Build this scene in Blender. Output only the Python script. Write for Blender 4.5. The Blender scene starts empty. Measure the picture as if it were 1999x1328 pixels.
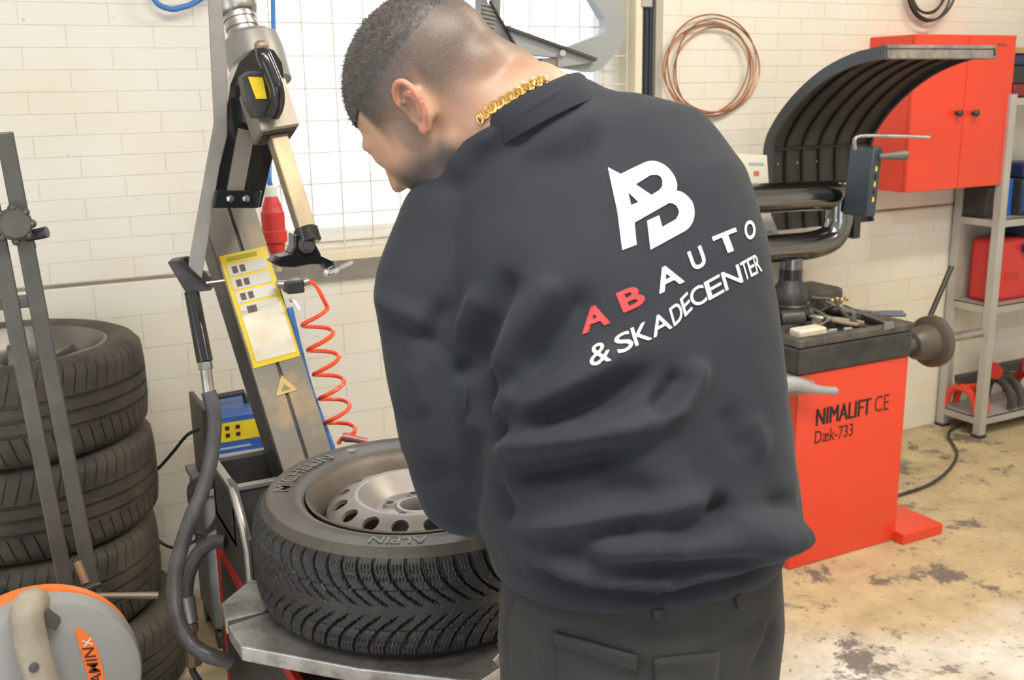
import bpy, bmesh, math, random
import numpy as np
from mathutils import Vector, Matrix, Euler, noise, kdtree
from mathutils.bvhtree import BVHTree
from mathutils.geometry import tessellate_polygon

random.seed(7)
scene = bpy.context.scene
col = scene.collection

# ------------------------------------------------------------------ camera
# room frame: X along the back wall, Y towards the back wall, Z up
CAM_H, FPX, PITCH, ROLL, YAW = 1.63, 2000.0, math.radians(13.6), math.radians(1.0), math.radians(27.2)
PX0, PY0 = 999.5, 664.0
WY = 3.341                                   # face of the back wall
_h = Vector((math.sin(YAW), math.cos(YAW), 0)); _r = Vector((math.cos(YAW), -math.sin(YAW), 0))
FWD = _h * math.cos(PITCH) + Vector((0, 0, -math.sin(PITCH)))
_u = _r.cross(FWD)
RT = _r * math.cos(ROLL) - _u * math.sin(ROLL)
UP = _u * math.cos(ROLL) + _r * math.sin(ROLL)
EYE = Vector((0, 0, CAM_H))
cam = bpy.data.cameras.new('camera'); cam_o = bpy.data.objects.new('camera', cam); col.objects.link(cam_o)
M = Matrix((RT, UP, -FWD)).transposed().to_4x4(); M.translation = EYE
cam_o.matrix_world = M
cam.sensor_width = 36.0; cam.lens = 36.0 * FPX / 1999.0
cam.clip_start = 0.05; cam.clip_end = 200
cam.dof.use_dof = True; cam.dof.focus_distance = 1.75; cam.dof.aperture_fstop = 8.0
scene.camera = cam_o

# ------------------------------------------------------------------ world (overcast daylight) and exposure
w = bpy.data.worlds.new('overcast_sky'); scene.world = w; w.use_nodes = True
bg = w.node_tree.nodes['Background']; bg.inputs[0].default_value = (0.86, 0.93, 1.0, 1); bg.inputs[1].default_value = 2.6
vs = scene.view_settings; vs.view_transform = 'Standard'; vs.look = 'None'; vs.gamma = 1.0; vs.use_curve_mapping = False
vs.exposure = 0.58

def area(name, loc, rot, sx, sy, power, colr):
    l = bpy.data.lights.new(name, 'AREA'); l.shape = 'RECTANGLE'; l.size = sx; l.size_y = sy
    l.energy = power; l.color = colr
    o = bpy.data.objects.new(name, l); col.objects.link(o); o.location = loc; o.rotation_euler = rot
    return o
# fluorescent ceiling fittings (above the frame)
area('ceiling_lamp', (2.9, 1.6, 3.25), (0, 0, 0), 1.5, 0.3, 40, (1.0, 0.89, 0.72))
area('ceiling_lamp', (0.8, 0.2, 3.25), (0, 0, 0), 1.5, 0.3, 42, (1.0, 0.94, 0.85))
area('ceiling_lamp', (-0.3, 0.8, 3.25), (0, 0, 0), 1.5, 0.3, 20, (1.0, 0.94, 0.85))
area('ceiling_lamp', (3.6, -1.0, 3.25), (0, 0, 0), 1.5, 0.3, 30, (1.0, 0.93, 0.82))

# ------------------------------------------------------------------ measuring helpers (photograph pixel -> point in the room)
def ray(px, py): return FWD + RT * ((px - PX0) / FPX) + UP * ((PY0 - py) / FPX)
def D(px, py, d): return EYE + ray(px, py) * d
def atZ(px, py, z): r = ray(px, py); return EYE + r * ((z - CAM_H) / r.z)
def atY(px, py, y): r = ray(px, py); return EYE + r * (y / r.y)
def atX(px, py, x): r = ray(px, py); return EYE + r * (x / r.x)
def proj(p):
    v = Vector(p) - EYE; d = v.dot(FWD); return (PX0 + FPX * v.dot(RT) / d, PY0 - FPX * v.dot(UP) / d, d)

# ------------------------------------------------------------------ materials
MATS = {}
def mat(name, c, rough=0.5, metal=0.0, c2=None, scale=8.0, lo=0.35, hi=0.65, bump=0.0, bscale=60.0, coat=0.0, sheen=0.0, detail=5, spec=0.5):
    if name in MATS: return MATS[name]
    m = bpy.data.materials.new(name); m.use_nodes = True; nt = m.node_tree; b = nt.nodes['Principled BSDF']
    b.inputs['Base Color'].default_value = (*c, 1); b.inputs['Roughness'].default_value = rough; b.inputs['Metallic'].default_value = metal
    b.inputs['Coat Weight'].default_value = coat; b.inputs['Sheen Weight'].default_value = sheen
    b.inputs['Specular IOR Level'].default_value = spec
    geo = nt.nodes.new('ShaderNodeTexCoord')
    if c2 is not None:
        n = nt.nodes.new('ShaderNodeTexNoise'); n.inputs['Scale'].default_value = scale; n.inputs['Detail'].default_value = detail
        n.inputs['Roughness'].default_value = 0.65
        r = nt.nodes.new('ShaderNodeValToRGB'); r.color_ramp.elements[0].position = lo; r.color_ramp.elements[1].position = hi
        r.color_ramp.elements[0].color = (*c, 1); r.color_ramp.elements[1].color = (*c2, 1)
        nt.links.new(geo.outputs['Object'], n.inputs['Vector']); nt.links.new(n.outputs['Fac'], r.inputs['Fac'])
        nt.links.new(r.outputs['Color'], b.inputs['Base Color'])
    if bump > 0:
        n2 = nt.nodes.new('ShaderNodeTexNoise'); n2.inputs['Scale'].default_value = bscale; n2.inputs['Detail'].default_value = 3
        bp = nt.nodes.new('ShaderNodeBump'); bp.inputs['Strength'].default_value = bump; bp.inputs['Distance'].default_value = 0.004
        nt.links.new(geo.outputs['Object'], n2.inputs['Vector']); nt.links.new(n2.outputs['Fac'], bp.inputs['Height'])
        nt.links.new(bp.outputs['Normal'], b.inputs['Normal'])
    MATS[name] = m; return m

def ramp(nt, fac, stops):
    r = nt.nodes.new('ShaderNodeValToRGB'); e = r.color_ramp.elements
    while len(e) < len(stops): e.new(0.5)
    for el, (p, c) in zip(e, stops): el.position = p; el.color = (*c, 1) if len(c) == 3 else c
    nt.links.new(fac, r.inputs['Fac']); return r.outputs['Color']
def noise_node(nt, vec, scale, detail=5, rough=0.6, dist=0.0):
    n = nt.nodes.new('ShaderNodeTexNoise'); n.inputs['Scale'].default_value = scale; n.inputs['Detail'].default_value = detail
    n.inputs['Roughness'].default_value = rough; n.inputs['Distortion'].default_value = dist
    nt.links.new(vec, n.inputs['Vector']); return n.outputs['Fac']
def mixc(nt, fac, a, b, mode='MIX'):
    m = nt.nodes.new('ShaderNodeMix'); m.data_type = 'RGBA'; m.blend_type = mode
    for s, v in ((m.inputs[0], fac), (m.inputs[6], a), (m.inputs[7], b)):
        if hasattr(v, 'is_linked') or hasattr(v, 'links'): nt.links.new(v, s)
        elif isinstance(v, (int, float)): s.default_value = v
        else: s.default_value = (*v, 1)
    return m.outputs[2]

def wall_material():
    m = bpy.data.materials.new('painted_masonry'); m.use_nodes = True; nt = m.node_tree; b = nt.nodes['Principled BSDF']
    g = nt.nodes.new('ShaderNodeNewGeometry'); P = g.outputs['Position']
    base = ramp(nt, noise_node(nt, P, 1.3, 3, 0.5), [(0.40, (0.80, 0.77, 0.655)), (0.56, (0.80, 0.79, 0.745))])
    yel = ramp(nt, noise_node(nt, P, 2.6, 4, 0.55, 0.4), [(0.50, (0, 0, 0)), (0.75, (0.45, 0.45, 0.45))])
    c1 = mixc(nt, yel, base, (0.77, 0.67, 0.44))
    sp = ramp(nt, noise_node(nt, P, 26, 2, 0.5), [(0.735, (0, 0, 0)), (0.80, (0.7, 0.7, 0.7))])
    c2 = mixc(nt, sp, c1, (0.33, 0.29, 0.22))
    nt.links.new(c2, b.inputs['Base Color']); b.inputs['Roughness'].default_value = 0.42
    bp = nt.nodes.new('ShaderNodeBump'); bp.inputs['Strength'].default_value = 0.15; bp.inputs['Distance'].default_value = 0.003
    nt.links.new(noise_node(nt, P, 22, 4), bp.inputs['Height']); nt.links.new(bp.outputs['Normal'], b.inputs['Normal'])
    return m
def floor_material():
    m = bpy.data.materials.new('stained_concrete'); m.use_nodes = True; nt = m.node_tree; b = nt.nodes['Principled BSDF']
    g = nt.nodes.new('ShaderNodeNewGeometry'); P = g.outputs['Position']
    dt = nt.nodes.new('ShaderNodeVectorMath'); dt.operation = 'DOT_PRODUCT'; dt.inputs[1].default_value = (0.35, 0.94, 0); nt.links.new(P, dt.inputs[0])   # yellower zone along the machines
    ad = nt.nodes.new('ShaderNodeMath'); ad.operation = 'MULTIPLY_ADD'; ad.inputs[1].default_value = 1.6; nt.links.new(noise_node(nt, P, 1.5, 4, 0.6, 0.3), ad.inputs[0]); nt.links.new(dt.outputs['Value'], ad.inputs[2])
    mr = nt.nodes.new('ShaderNodeMapRange'); mr.inputs['From Min'].default_value = 3.05; mr.inputs['From Max'].default_value = 3.75; nt.links.new(ad.outputs[0], mr.inputs['Value'])
    base = ramp(nt, mr.outputs[0], [(0.25, (0.74, 0.715, 0.66)), (0.75, (0.58, 0.475, 0.29))])
    var = ramp(nt, noise_node(nt, P, 7, 6, 0.7), [(0.30, (0.6, 0.58, 0.55)), (0.62, (1, 1, 1))])
    c1 = mixc(nt, 0.75, base, var, 'MULTIPLY')
    st = ramp(nt, noise_node(nt, P, 3.4, 9, 0.78, 0.2), [(0.545, (0, 0, 0)), (0.60, (0.9, 0.9, 0.9))])
    c2 = mixc(nt, st, c1, (0.13, 0.12, 0.115))
    sp = ramp(nt, noise_node(nt, P, 38, 3, 0.6), [(0.61, (0, 0, 0)), (0.70, (0.9, 0.9, 0.9))])
    c3 = mixc(nt, sp, c2, (0.20, 0.17, 0.13))
    nt.links.new(c3, b.inputs['Base Color']); b.inputs['Roughness'].default_value = 0.5
    bp = nt.nodes.new('ShaderNodeBump'); bp.inputs['Strength'].default_value = 0.25; bp.inputs['Distance'].default_value = 0.004
    nt.links.new(noise_node(nt, P, 30, 5), bp.inputs['Height']); nt.links.new(bp.outputs['Normal'], b.inputs['Normal'])
    return m
def glass_material():
    m = bpy.data.materials.new('window_glass'); m.use_nodes = True; nt = m.node_tree; nt.nodes.clear()
    o = nt.nodes.new('ShaderNodeOutputMaterial'); t = nt.nodes.new('ShaderNodeBsdfTransparent'); gl = nt.nodes.new('ShaderNodeBsdfGlossy')
    gl.inputs['Roughness'].default_value = 0.02; f = nt.nodes.new('ShaderNodeFresnel'); f.inputs[0].default_value = 1.3
    mx = nt.nodes.new('ShaderNodeMixShader'); nt.links.new(f.outputs[0], mx.inputs[0]); nt.links.new(t.outputs[0], mx.inputs[1]); nt.links.new(gl.outputs[0], mx.inputs[2])
    nt.links.new(mx.outputs[0], o.inputs[0]); return m

MW = wall_material(); MF = floor_material(); MG = glass_material()
black_plastic = mat('black_plastic', (0.022, 0.024, 0.028), 0.42, c2=(0.05, 0.05, 0.05), scale=14)
black_paint = mat('black_enamel', (0.010, 0.011, 0.013), 0.22, coat=0.5)
dark_metal = mat('dark_painted_steel', (0.055, 0.055, 0.058), 0.42, 0.3, c2=(0.10, 0.095, 0.088), scale=9)
grey_paint = mat('grey_painted_steel', (0.30, 0.295, 0.285), 0.45, 0.1, c2=(0.22, 0.21, 0.20), scale=7)
steel = mat('worn_steel', (0.52, 0.52, 0.53), 0.34, 0.9, c2=(0.34, 0.32, 0.29), scale=16, bump=0.1)
bright_steel = mat('bright_steel', (0.75, 0.76, 0.78), 0.22, 1.0)
worn_brass = mat('worn_bar_steel', (0.44, 0.35, 0.22), 0.45, 0.6, c2=(0.30, 0.24, 0.17), scale=12)
red_paint = mat('red_enamel', (0.80, 0.055, 0.022), 0.36, c2=(0.74, 0.062, 0.028), scale=3, coat=0.2)
dark_red = mat('dull_red_paint', (0.50, 0.028, 0.025), 0.4)
red_plastic = mat('red_plastic', (0.62, 0.040, 0.035), 0.45)
rubber = mat('tyre_rubber', (0.030, 0.029, 0.028), 0.62, c2=(0.055, 0.049, 0.042), scale=9, bump=0.25, bscale=160)
rubber_dusty = mat('dusty_tyre_rubber', (0.036, 0.033, 0.029), 0.68, c2=(0.095, 0.082, 0.064), scale=5, bump=0.3, bscale=140)
hose_rubber = mat('hose_rubber', (0.05, 0.05, 0.054), 0.38, c2=(0.09, 0.09, 0.09), scale=20)
yellow_print = mat('yellow_label', (0.78, 0.62, 0.03), 0.4, c2=(0.70, 0.50, 0.02), scale=20)
white_print = mat('white_label', (0.78, 0.76, 0.68), 0.45, c2=(0.70, 0.60, 0.42), scale=9)
black_print = mat('black_print', (0.012, 0.012, 0.012), 0.6)
blue_plastic = mat('blue_plastic', (0.02, 0.07, 0.33), 0.4)
blue_hose = mat('blue_hose', (0.06, 0.20, 0.55), 0.35)
white_paint = mat('white_frame_paint', (0.80, 0.80, 0.78), 0.4)
cream_paint = mat('cream_paint', (0.78, 0.72, 0.56), 0.45)
galv = mat('grey_shelf_steel', (0.52, 0.52, 0.50), 0.4, 0.3, c2=(0.44, 0.44, 0.42), scale=6)
copper = mat('copper', (0.72, 0.36, 0.22), 0.32, 0.85, c2=(0.42, 0.20, 0.12), scale=6)
orange = mat('orange_plastic', (0.95, 0.20, 0.03), 0.45)
spiral_red = mat('red_orange_hose', (0.90, 0.09, 0.03), 0.3)
grey_plastic = mat('grey_plastic', (0.36, 0.36, 0.35), 0.5, c2=(0.30, 0.30, 0.295), scale=5)
tan_plastic = mat('dirty_beige_handle', (0.42, 0.38, 0.30), 0.6, c2=(0.27, 0.24, 0.19), scale=11)
rust = mat('rusty_steel', (0.36, 0.17, 0.06), 0.6, 0.4, c2=(0.18, 0.13, 0.10), scale=18)

# ------------------------------------------------------------------ mesh builder
class MB:
    def __init__(s): s.v = []; s.f = []; s.uv = None
    def add(s, verts, faces):
        o = len(s.v); s.v += [Vector(p) for p in verts]; s.f += [tuple(i + o for i in f) for f in faces]; return s
    def box(s, x0, x1, y0, y1, z0, z1):
        return s.add([(x0, y0, z0), (x1, y0, z0), (x1, y1, z0), (x0, y1, z0), (x0, y0, z1), (x1, y0, z1), (x1, y1, z1), (x0, y1, z1)],
                     [(0, 3, 2, 1), (4, 5, 6, 7), (0, 1, 5, 4), (1, 2, 6, 5), (2, 3, 7, 6), (3, 0, 4, 7)])
    def obox(s, c, ex, ey, ez):                       # oriented box from centre and three half-axes
        c = Vector(c); ex, ey, ez = Vector(ex), Vector(ey), Vector(ez)
        vs_ = [c + ex * a + ey * b + ez * d for d in (-1, 1) for a, b in ((-1, -1), (1, -1), (1, 1), (-1, 1))]
        return s.add(vs_, [(0, 3, 2, 1), (4, 5, 6, 7), (0, 1, 5, 4), (1, 2, 6, 5), (2, 3, 7, 6), (3, 0, 4, 7)])
    def bar(s, p, q, wx, wy, xref=(1, 0, 0)):         # rectangular bar from p to q
        p, q = Vector(p), Vector(q); a = (q - p); h = a.length / 2; a.normalize()
        ex = Vector(xref); ex = (ex - a * ex.dot(a)).normalized(); ey = a.cross(ex)
        return s.obox((p + q) / 2, ex * wx / 2, ey * wy / 2, a * h)
    def lathe(s, prof, o, axis, seg=24, xref=None, cap=True):
        a = Vector(axis).normalized(); o = Vector(o)
        x = Vector(xref) if xref else (Vector((0, 0, 1)) if abs(a.z) < 0.9 else Vector((1, 0, 0)))
        x = (x - a * x.dot(a)).normalized(); y = a.cross(x); n = len(prof); base = []
        for r, h in prof:
            base += [o + a * h + (x * math.cos(2 * math.pi * k / seg) + y * math.sin(2 * math.pi * k / seg)) * r for k in range(seg)]
        fs = [(i * seg + k, i * seg + (k + 1) % seg, (i + 1) * seg + (k + 1) % seg, (i + 1) * seg + k) for i in range(n - 1) for k in range(seg)]
        if cap: fs += [tuple(range(seg - 1, -1, -1)), tuple((n - 1) * seg + k for k in range(seg))]
        return s.add(base, fs)
    def cyl(s, p, q, r, r2=None, seg=16):
        p, q = Vector(p), Vector(q); L = (q - p).length
        return s.lathe([(r, 0), (r if r2 is None else r2, L)], p, q - p, seg)
    def tube(s, pts, r, seg=10, closed=False):
        P = [Vector(p) for p in pts]; n = len(P); rr = r if isinstance(r, (list, tuple)) else [r] * n
        T = []
        for i in range(n):
            a = P[(i - 1) % n] if (closed or i > 0) else P[i]; b = P[(i + 1) % n] if (closed or i < n - 1) else P[i]
            T.append((b - a).normalized())
        x = Vector((0, 0, 1)) if abs(T[0].z) < 0.9 else Vector((1, 0, 0)); vs_ = []
        for i in range(n):
            x = (x - T[i] * x.dot(T[i])).normalized(); y = T[i].cross(x)
            vs_ += [P[i] + (x * math.cos(2 * math.pi * k / seg) + y * math.sin(2 * math.pi * k / seg)) * rr[i] for k in range(seg)]
        m = n if closed else n - 1
        fs = [(i * seg + k, i * seg + (k + 1) % seg, ((i + 1) % n) * seg + (k + 1) % seg, ((i + 1) % n) * seg + k) for i in range(m) for k in range(seg)]
        if not closed: fs += [tuple(range(seg - 1, -1, -1)), tuple((n - 1) * seg + k for k in range(seg))]
        return s.add(vs_, fs)
    def prism(s, poly, vec, holes=()):
        loops = [[Vector(p) for p in poly]] + [[Vector(p) for p in h] for h in holes]; vec = Vector(vec)
        tri = tessellate_polygon(loops); flat = [p for l in loops for p in l]; n = len(flat)
        vs_ = flat + [p + vec for p in flat]; fs = [tuple(t) for t in tri] + [tuple(i + n for i in reversed(t)) for t in tri]
        k = 0
        for l in loops:
            m = len(l)
            for i in range(m):
                a, b = k + i, k + (i + 1) % m; fs.append((a, a + n, b + n, b))
            k += m
        return s.add(vs_, fs)
    def ell(s, c, rx, ry, rz, R=None, nu=24, nv=14):
        c = Vector(c); vs_ = [];
        for j in range(nv + 1):
            t = math.pi * j / nv
            for i in range(nu):
                p = 2 * math.pi * i / nu; q = Vector((rx * math.sin(t) * math.cos(p), ry * math.sin(t) * math.sin(p), rz * math.cos(t)))
                vs_.append(c + (R @ q if R else q))
        fs = [(j * nu + i, (j + 1) * nu + i, (j + 1) * nu + (i + 1) % nu, j * nu + (i + 1) % nu) for j in range(nv) for i in range(nu)]
        return s.add(vs_, fs)
    def capsule(s, p, q, r0, r1, seg=16):
        p, q = Vector(p), Vector(q); a = (q - p).normalized(); L = (q - p).length; prof = []
        for k in range(0, 7): t = math.pi / 2 * k / 6; prof.append((max(1e-4, r0 * math.sin(t)), -r0 * math.cos(t)))
        for k in range(0, 7): t = math.pi / 2 * k / 6; prof.append((max(1e-4, r1 * math.cos(t)), L + r1 * math.sin(t)))
        return s.lathe(prof, p, a, seg)
    def mesh(s, name, off=Vector((0, 0, 0)), smooth=True, angle=38, fix=True):
        me = bpy.data.meshes.new(name); me.from_pydata([tuple(p - off) for p in s.v], [], s.f); me.validate()
        if fix:
            bm = bmesh.new(); bm.from_mesh(me); bmesh.ops.recalc_face_normals(bm, faces=bm.faces); bm.to_mesh(me); bm.free()
        if smooth:
            me.polygons.foreach_set('use_smooth', [True] * len(me.polygons)); me.set_sharp_from_angle(angle=math.radians(angle))
        me.update(); return me
    def part(s, name, m, parent, smooth=True, bevel=0.0, angle=38, fix=True, label=None):
        root = parent
        while root.parent: root = root.parent
        me = s.mesh(name, root.location, smooth, angle, fix); me.materials.append(m)
        o = bpy.data.objects.new(name, me); col.objects.link(o); o.parent = parent
        if bevel: bev(o, bevel)
        if label: o['label'] = label
        return o
    def thing(s, name, m, label, cat, base=None, group=None, smooth=True, bevel=0.0, angle=38, fix=True):
        if base is None:
            xs = [p.x for p in s.v]; ys = [p.y for p in s.v]; base = Vector(((min(xs) + max(xs)) / 2, (min(ys) + max(ys)) / 2, min(p.z for p in s.v)))
        base = Vector(base); me = s.mesh(name, base, smooth, angle, fix); me.materials.append(m)
        o = bpy.data.objects.new(name, me); col.objects.link(o); o.location = base; tag(o, label, cat, group)
        if bevel: bev(o, bevel)
        return o
def bev(o, wd, seg=2):
    b = o.modifiers.new('bevel', 'BEVEL'); b.width = wd; b.segments = seg; b.limit_method = 'ANGLE'; b.angle_limit = math.radians(40)
def tag(o, label=None, cat=None, group=None, kind=None):
    if label: o['label'] = label
    if cat: o['category'] = cat
    if group: o['group'] = group
    if kind: o['kind'] = kind
    return o
def thing(name, label, cat, loc, group=None):
    o = bpy.data.objects.new(name, None); col.objects.link(o); o.empty_display_size = 0.05; o.location = loc
    return tag(o, label, cat, group)
def struct(mb, name, m, **k):
    me = mb.mesh(name, Vector((0, 0, 0)), **k); me.materials.append(m); o = bpy.data.objects.new(name, me); col.objects.link(o); o['kind'] = 'structure'; return o
def copy_tree(o, parent=None):
    c = o.copy(); col.objects.link(c); c.parent = parent
    for ch in list(o.children): copy_tree(ch, c)
    return c
def poly_y(pts, y): return [atY(a, b, y) for a, b in pts]
def poly_x(pts, x): return [atX(a, b, x) for a, b in pts]
def smooth_path(pts, n=8):
    P = [Vector(p) for p in pts]; out = []
    for i in range(len(P) - 1):
        a = P[max(0, i - 1)]; b = P[i]; c = P[i + 1]; d = P[min(len(P) - 1, i + 2)]
        for k in range(n):
            t = k / n
            out.append(0.5 * ((2 * b) + (c - a) * t + (2 * a - 5 * b + 4 * c - d) * t * t + (3 * b - a - 3 * c + d) * t ** 3))
    out.append(P[-1]); return out
def text2d(s, bold=0.0):
    cu = bpy.data.curves.new('t', 'FONT'); cu.body = s; cu.size = 1.0; cu.offset = bold; cu.resolution_u = 4; cu.fill_mode = 'FRONT'
    o = bpy.data.objects.new('t', cu); col.objects.link(o)
    me = o.to_mesh(); vs_ = [(p.co.x, p.co.y) for p in me.vertices]; fs = [tuple(p.vertices) for p in me.polygons]
    o.to_mesh_clear(); bpy.data.objects.remove(o); bpy.data.curves.remove(cu)
    x0 = min(p[0] for p in vs_); x1 = max(p[0] for p in vs_); y0 = min(p[1] for p in vs_); y1 = max(p[1] for p in vs_)
    return [((x - x0) / (x1 - x0), (y - y0) / (y1 - y0)) for x, y in vs_], fs
def refine(vs_, fs, maxlen, rounds=7):
    bm = bmesh.new(); bv = [bm.verts.new((x, y, 0)) for x, y in vs_]
    for f in fs:
        try: bm.faces.new([bv[i] for i in f])
        except ValueError: pass
    bmesh.ops.triangulate(bm, faces=bm.faces)
    for _ in range(rounds):
        es = [e for e in bm.edges if e.calc_length() > maxlen]
        if not es: break
        bmesh.ops.subdivide_edges(bm, edges=es, cuts=1); bmesh.ops.triangulate(bm, faces=bm.faces)
    bm.verts.index_update()
    r = ([(v.co.x, v.co.y) for v in bm.verts], [tuple(v.index for v in f.verts) for f in bm.faces]); bm.free(); return r
def flat_text(s, o, ex, ey, bold=0.0):                # o origin, ex/ey full extents of the text block
    vs_, fs = text2d(s, bold); o, ex, ey = Vector(o), Vector(ex), Vector(ey)
    return [o + ex * x + ey * y for x, y in vs_], fs

# ================================================================== THE ROOM
WX0, WX1, WZ0, WZ1 = 0.80, 2.365, 1.085, 2.55         # window opening in the back wall
X0, X1, Y0, ZC = -3.0, 6.2, -4.2, 3.4
struct(MB().box(X0, X1, Y0, WY + 0.3, -0.12, 0.0), 'floor', MF)
struct(MB().box(X0, X1, Y0, WY + 0.3, ZC, ZC + 0.12), 'ceiling', mat('white_ceiling', (0.74, 0.73, 0.70), 0.8))
# left wall with an unseen opening added to let bluish daylight in
struct(MB().box(X0 - 0.2, X0, Y0, -0.8, 0, ZC).box(X0 - 0.2, X0, 0.8, WY + 0.3, 0, ZC).box(X0 - 0.2, X0, -0.8, 0.8, 2.4, ZC), 'wall_left', MW)
struct(MB().box(X1, X1 + 0.2, Y0, WY + 0.3, 0, ZC), 'wall_right', MW)
# wall behind the camera with the workshop gate standing open
struct(MB().box(X0, -1.8, Y0 - 0.2, Y0, 0, ZC).box(0.3, X1, Y0 - 0.2, Y0, 0, ZC).box(-1.8, 0.3, Y0 - 0.2, Y0, 2.4, ZC), 'wall_front', MW)
GAP = 0.0019
wb = struct(MB().box(X0, WX0, WY + GAP, WY + 0.3, 0, ZC).box(WX1, X1, WY + GAP, WY + 0.3, 0, ZC)
            .box(WX0, WX1, WY + GAP, WY + 0.3, 0, WZ0).box(WX0, WX1, WY + GAP, WY + 0.3, WZ1, ZC), 'wall_back', MW)
# masonry: narrow courses above the bed joint at sill height, taller blocks below
cells = []
def course(z0, z1, pitch, shift):
    x = X0 + shift
    while x < X1:
        a, b = max(x + 0.0013, X0), min(x + pitch - 0.0013, X1)
        segs = [(a, b)]
        if z1 > WZ0 and z0 < WZ1:
            segs = [s_ for s_ in ((a, min(b, WX0)), (max(a, WX1), b)) if s_[1] - s_[0] > 0.02]
        for s_ in segs:
            if s_[1] - s_[0] > 0.02: cells.append((s_[0], s_[1], z0 + 0.0014, z1 - 0.0014, pitch))
        x += pitch
k = 0; z = 1.090
while z < ZC - 0.03: course(z, z + 0.0625, 0.243, -(k % 2) * 0.1215); z += 0.0625; k += 1
for k in range(10): course(k * 0.1074, (k + 1) * 0.1074, 0.262, -(k % 2) * 0.131)
def seen(c):
    px, py, d = proj(((c[0] + c[1]) / 2, WY, (c[2] + c[3]) / 2))
    if not (-20 < px < 2020 and -15 < py < 1340): return None
    if 800 < px < 1470 and py > 230: return None
    if px < 260 and py > 690: return None
    if 1740 < px < 1960 and 80 < py < 360: return None
    if 1560 < px < 1740 and 130 < py < 300: return None
    if px > 1540 and px < 1760 and py > 700: return None
    return d
order = sorted([(seen(c), i) for i, c in enumerate(cells) if seen(c) is not None])
single = set(i for d, i in order[:298])
shared = {}; rest = MB()
for i, (a, b, z0, z1, p) in enumerate(cells):
    if i in single:
        key = (round(b - a, 4), round(z1 - z0, 4))
        if key not in shared:
            L, H_ = key
            me = MB().box(-L / 2, L / 2, 0, GAP + 0.002, -H_ / 2, H_ / 2).mesh('brick', smooth=False); me.materials.append(MW); shared[key] = me
        o = bpy.data.objects.new('brick' if p < 0.25 else 'block', shared[key]); col.objects.link(o); o.parent = wb
        o.location = ((a + b) / 2, WY - random.uniform(0, 0.0004), (z0 + z1) / 2)
    else: rest.box(a, b, WY, WY + GAP + 0.002, z0, z1)
ro = rest.part('brickwork', MW, wb, smooth=False); ro['kind'] = 'stuff'
# dark bed joint between the two kinds of masonry
struct(MB().box(X0, WX0 - 0.05, WY + GAP - 0.0006, WY + 0.01, 1.0765, 1.0880).box(WX1 + 0.02, X1, WY + GAP - 0.0006, WY + 0.01, 1.0765, 1.0880), 'trim_4', mat('dirty_joint', (0.36, 0.31, 0.22), 0.8, c2=(0.24, 0.20, 0.14), scale=5), smooth=False)
# sill course under the window
struct(MB().box(WX0 - 0.05, WX1 + 0.02, WY - 0.02, WY + 0.3, 1.022, 1.084), 'trim_1', mat('grey_sill', (0.27, 0.26, 0.24), 0.6, c2=(0.20, 0.19, 0.17), scale=10), smooth=False)
# window: frame, panes, inner board
win = struct(MB().box(WX0, WX0 + 0.07, WY + 0.10, WY + 0.17, WZ0, WZ1).box(2.16, WX1, WY + 0.10, WY + 0.17, WZ0, WZ1)
             .box(WX0, WX1, WY + 0.10, WY + 0.17, WZ0 + 0.03, WZ0 + 0.10).box(WX0, WX1, WY + 0.10, WY + 0.17, WZ1 - 0.07, WZ1)
             .box(1.44, 1.50, WY + 0.105, WY + 0.165, WZ0 + 0.1, WZ1), 'window_1', white_paint, smooth=False)
MB().box(WX0, WX1, WY - 0.012, WY + 0.11, WZ0, WZ0 + 0.03).part('window_sill', cream_paint, win, smooth=False)
MB().box(WX0 + 0.07, WX1 - 0.2, WY + 0.085, WY + 0.10, WZ0 + 0.055, WZ0 + 0.072).part('glazing_bead', white_paint, win, smooth=False)
for a, b in ((WX0 + 0.07, 1.44), (1.50, 2.16)):
    MB().box(a, b, WY + 0.132, WY + 0.138, WZ0 + 0.1, WZ1 - 0.07).part('pane', MG, win, smooth=False)
MB().box(2.255, 2.285, WY - 0.01, WY + 0.10, WZ0 + 0.03, WZ1).part('jamb_board', cream_paint, win, smooth=False)
MB().box(2.345, WX1 + 0.012, WY - 0.012, WY + 0.05, WZ0 + 0.03, WZ1).part('jamb_board', mat('grey_jamb', (0.45, 0.42, 0.36), 0.6), win, smooth=False)
# low grey wall outside, seen at the foot of the glass
struct(MB().box(-1.5, 4.5, WY + 1.2, WY + 1.35, 0, 0.83), 'trim_2', mat('outside_wall', (0.42, 0.42, 0.42), 0.8), smooth=False)
struct(MB().box(-14, 16, WY + 0.3, WY + 20, -0.3, -0.13), 'trim_3', mat('outside_yard', (0.5, 0.5, 0.5), 0.9), smooth=False)
# security grid
g = thing('security_grid', 'pale welded wire grid fixed across the inside of the window', 'grid', (1.5, WY + 0.03, WZ0 + 0.03))
wire_m = mat('grid_wire', (0.72, 0.68, 0.60), 0.45)
x = 0.885
while x < 2.25: MB().cyl((x, WY + 0.03, WZ0 + 0.03), (x, WY + 0.03, WZ1), 0.0032, seg=6).part('wire', wire_m, g); x += 0.1045
z = WZ0 + 0.05
while z < WZ1: MB().cyl((WX0 + 0.02, WY + 0.036, z), (2.25, WY + 0.036, z), 0.0028, seg=6).part('wire', wire_m, g); z += 0.1035

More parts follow.
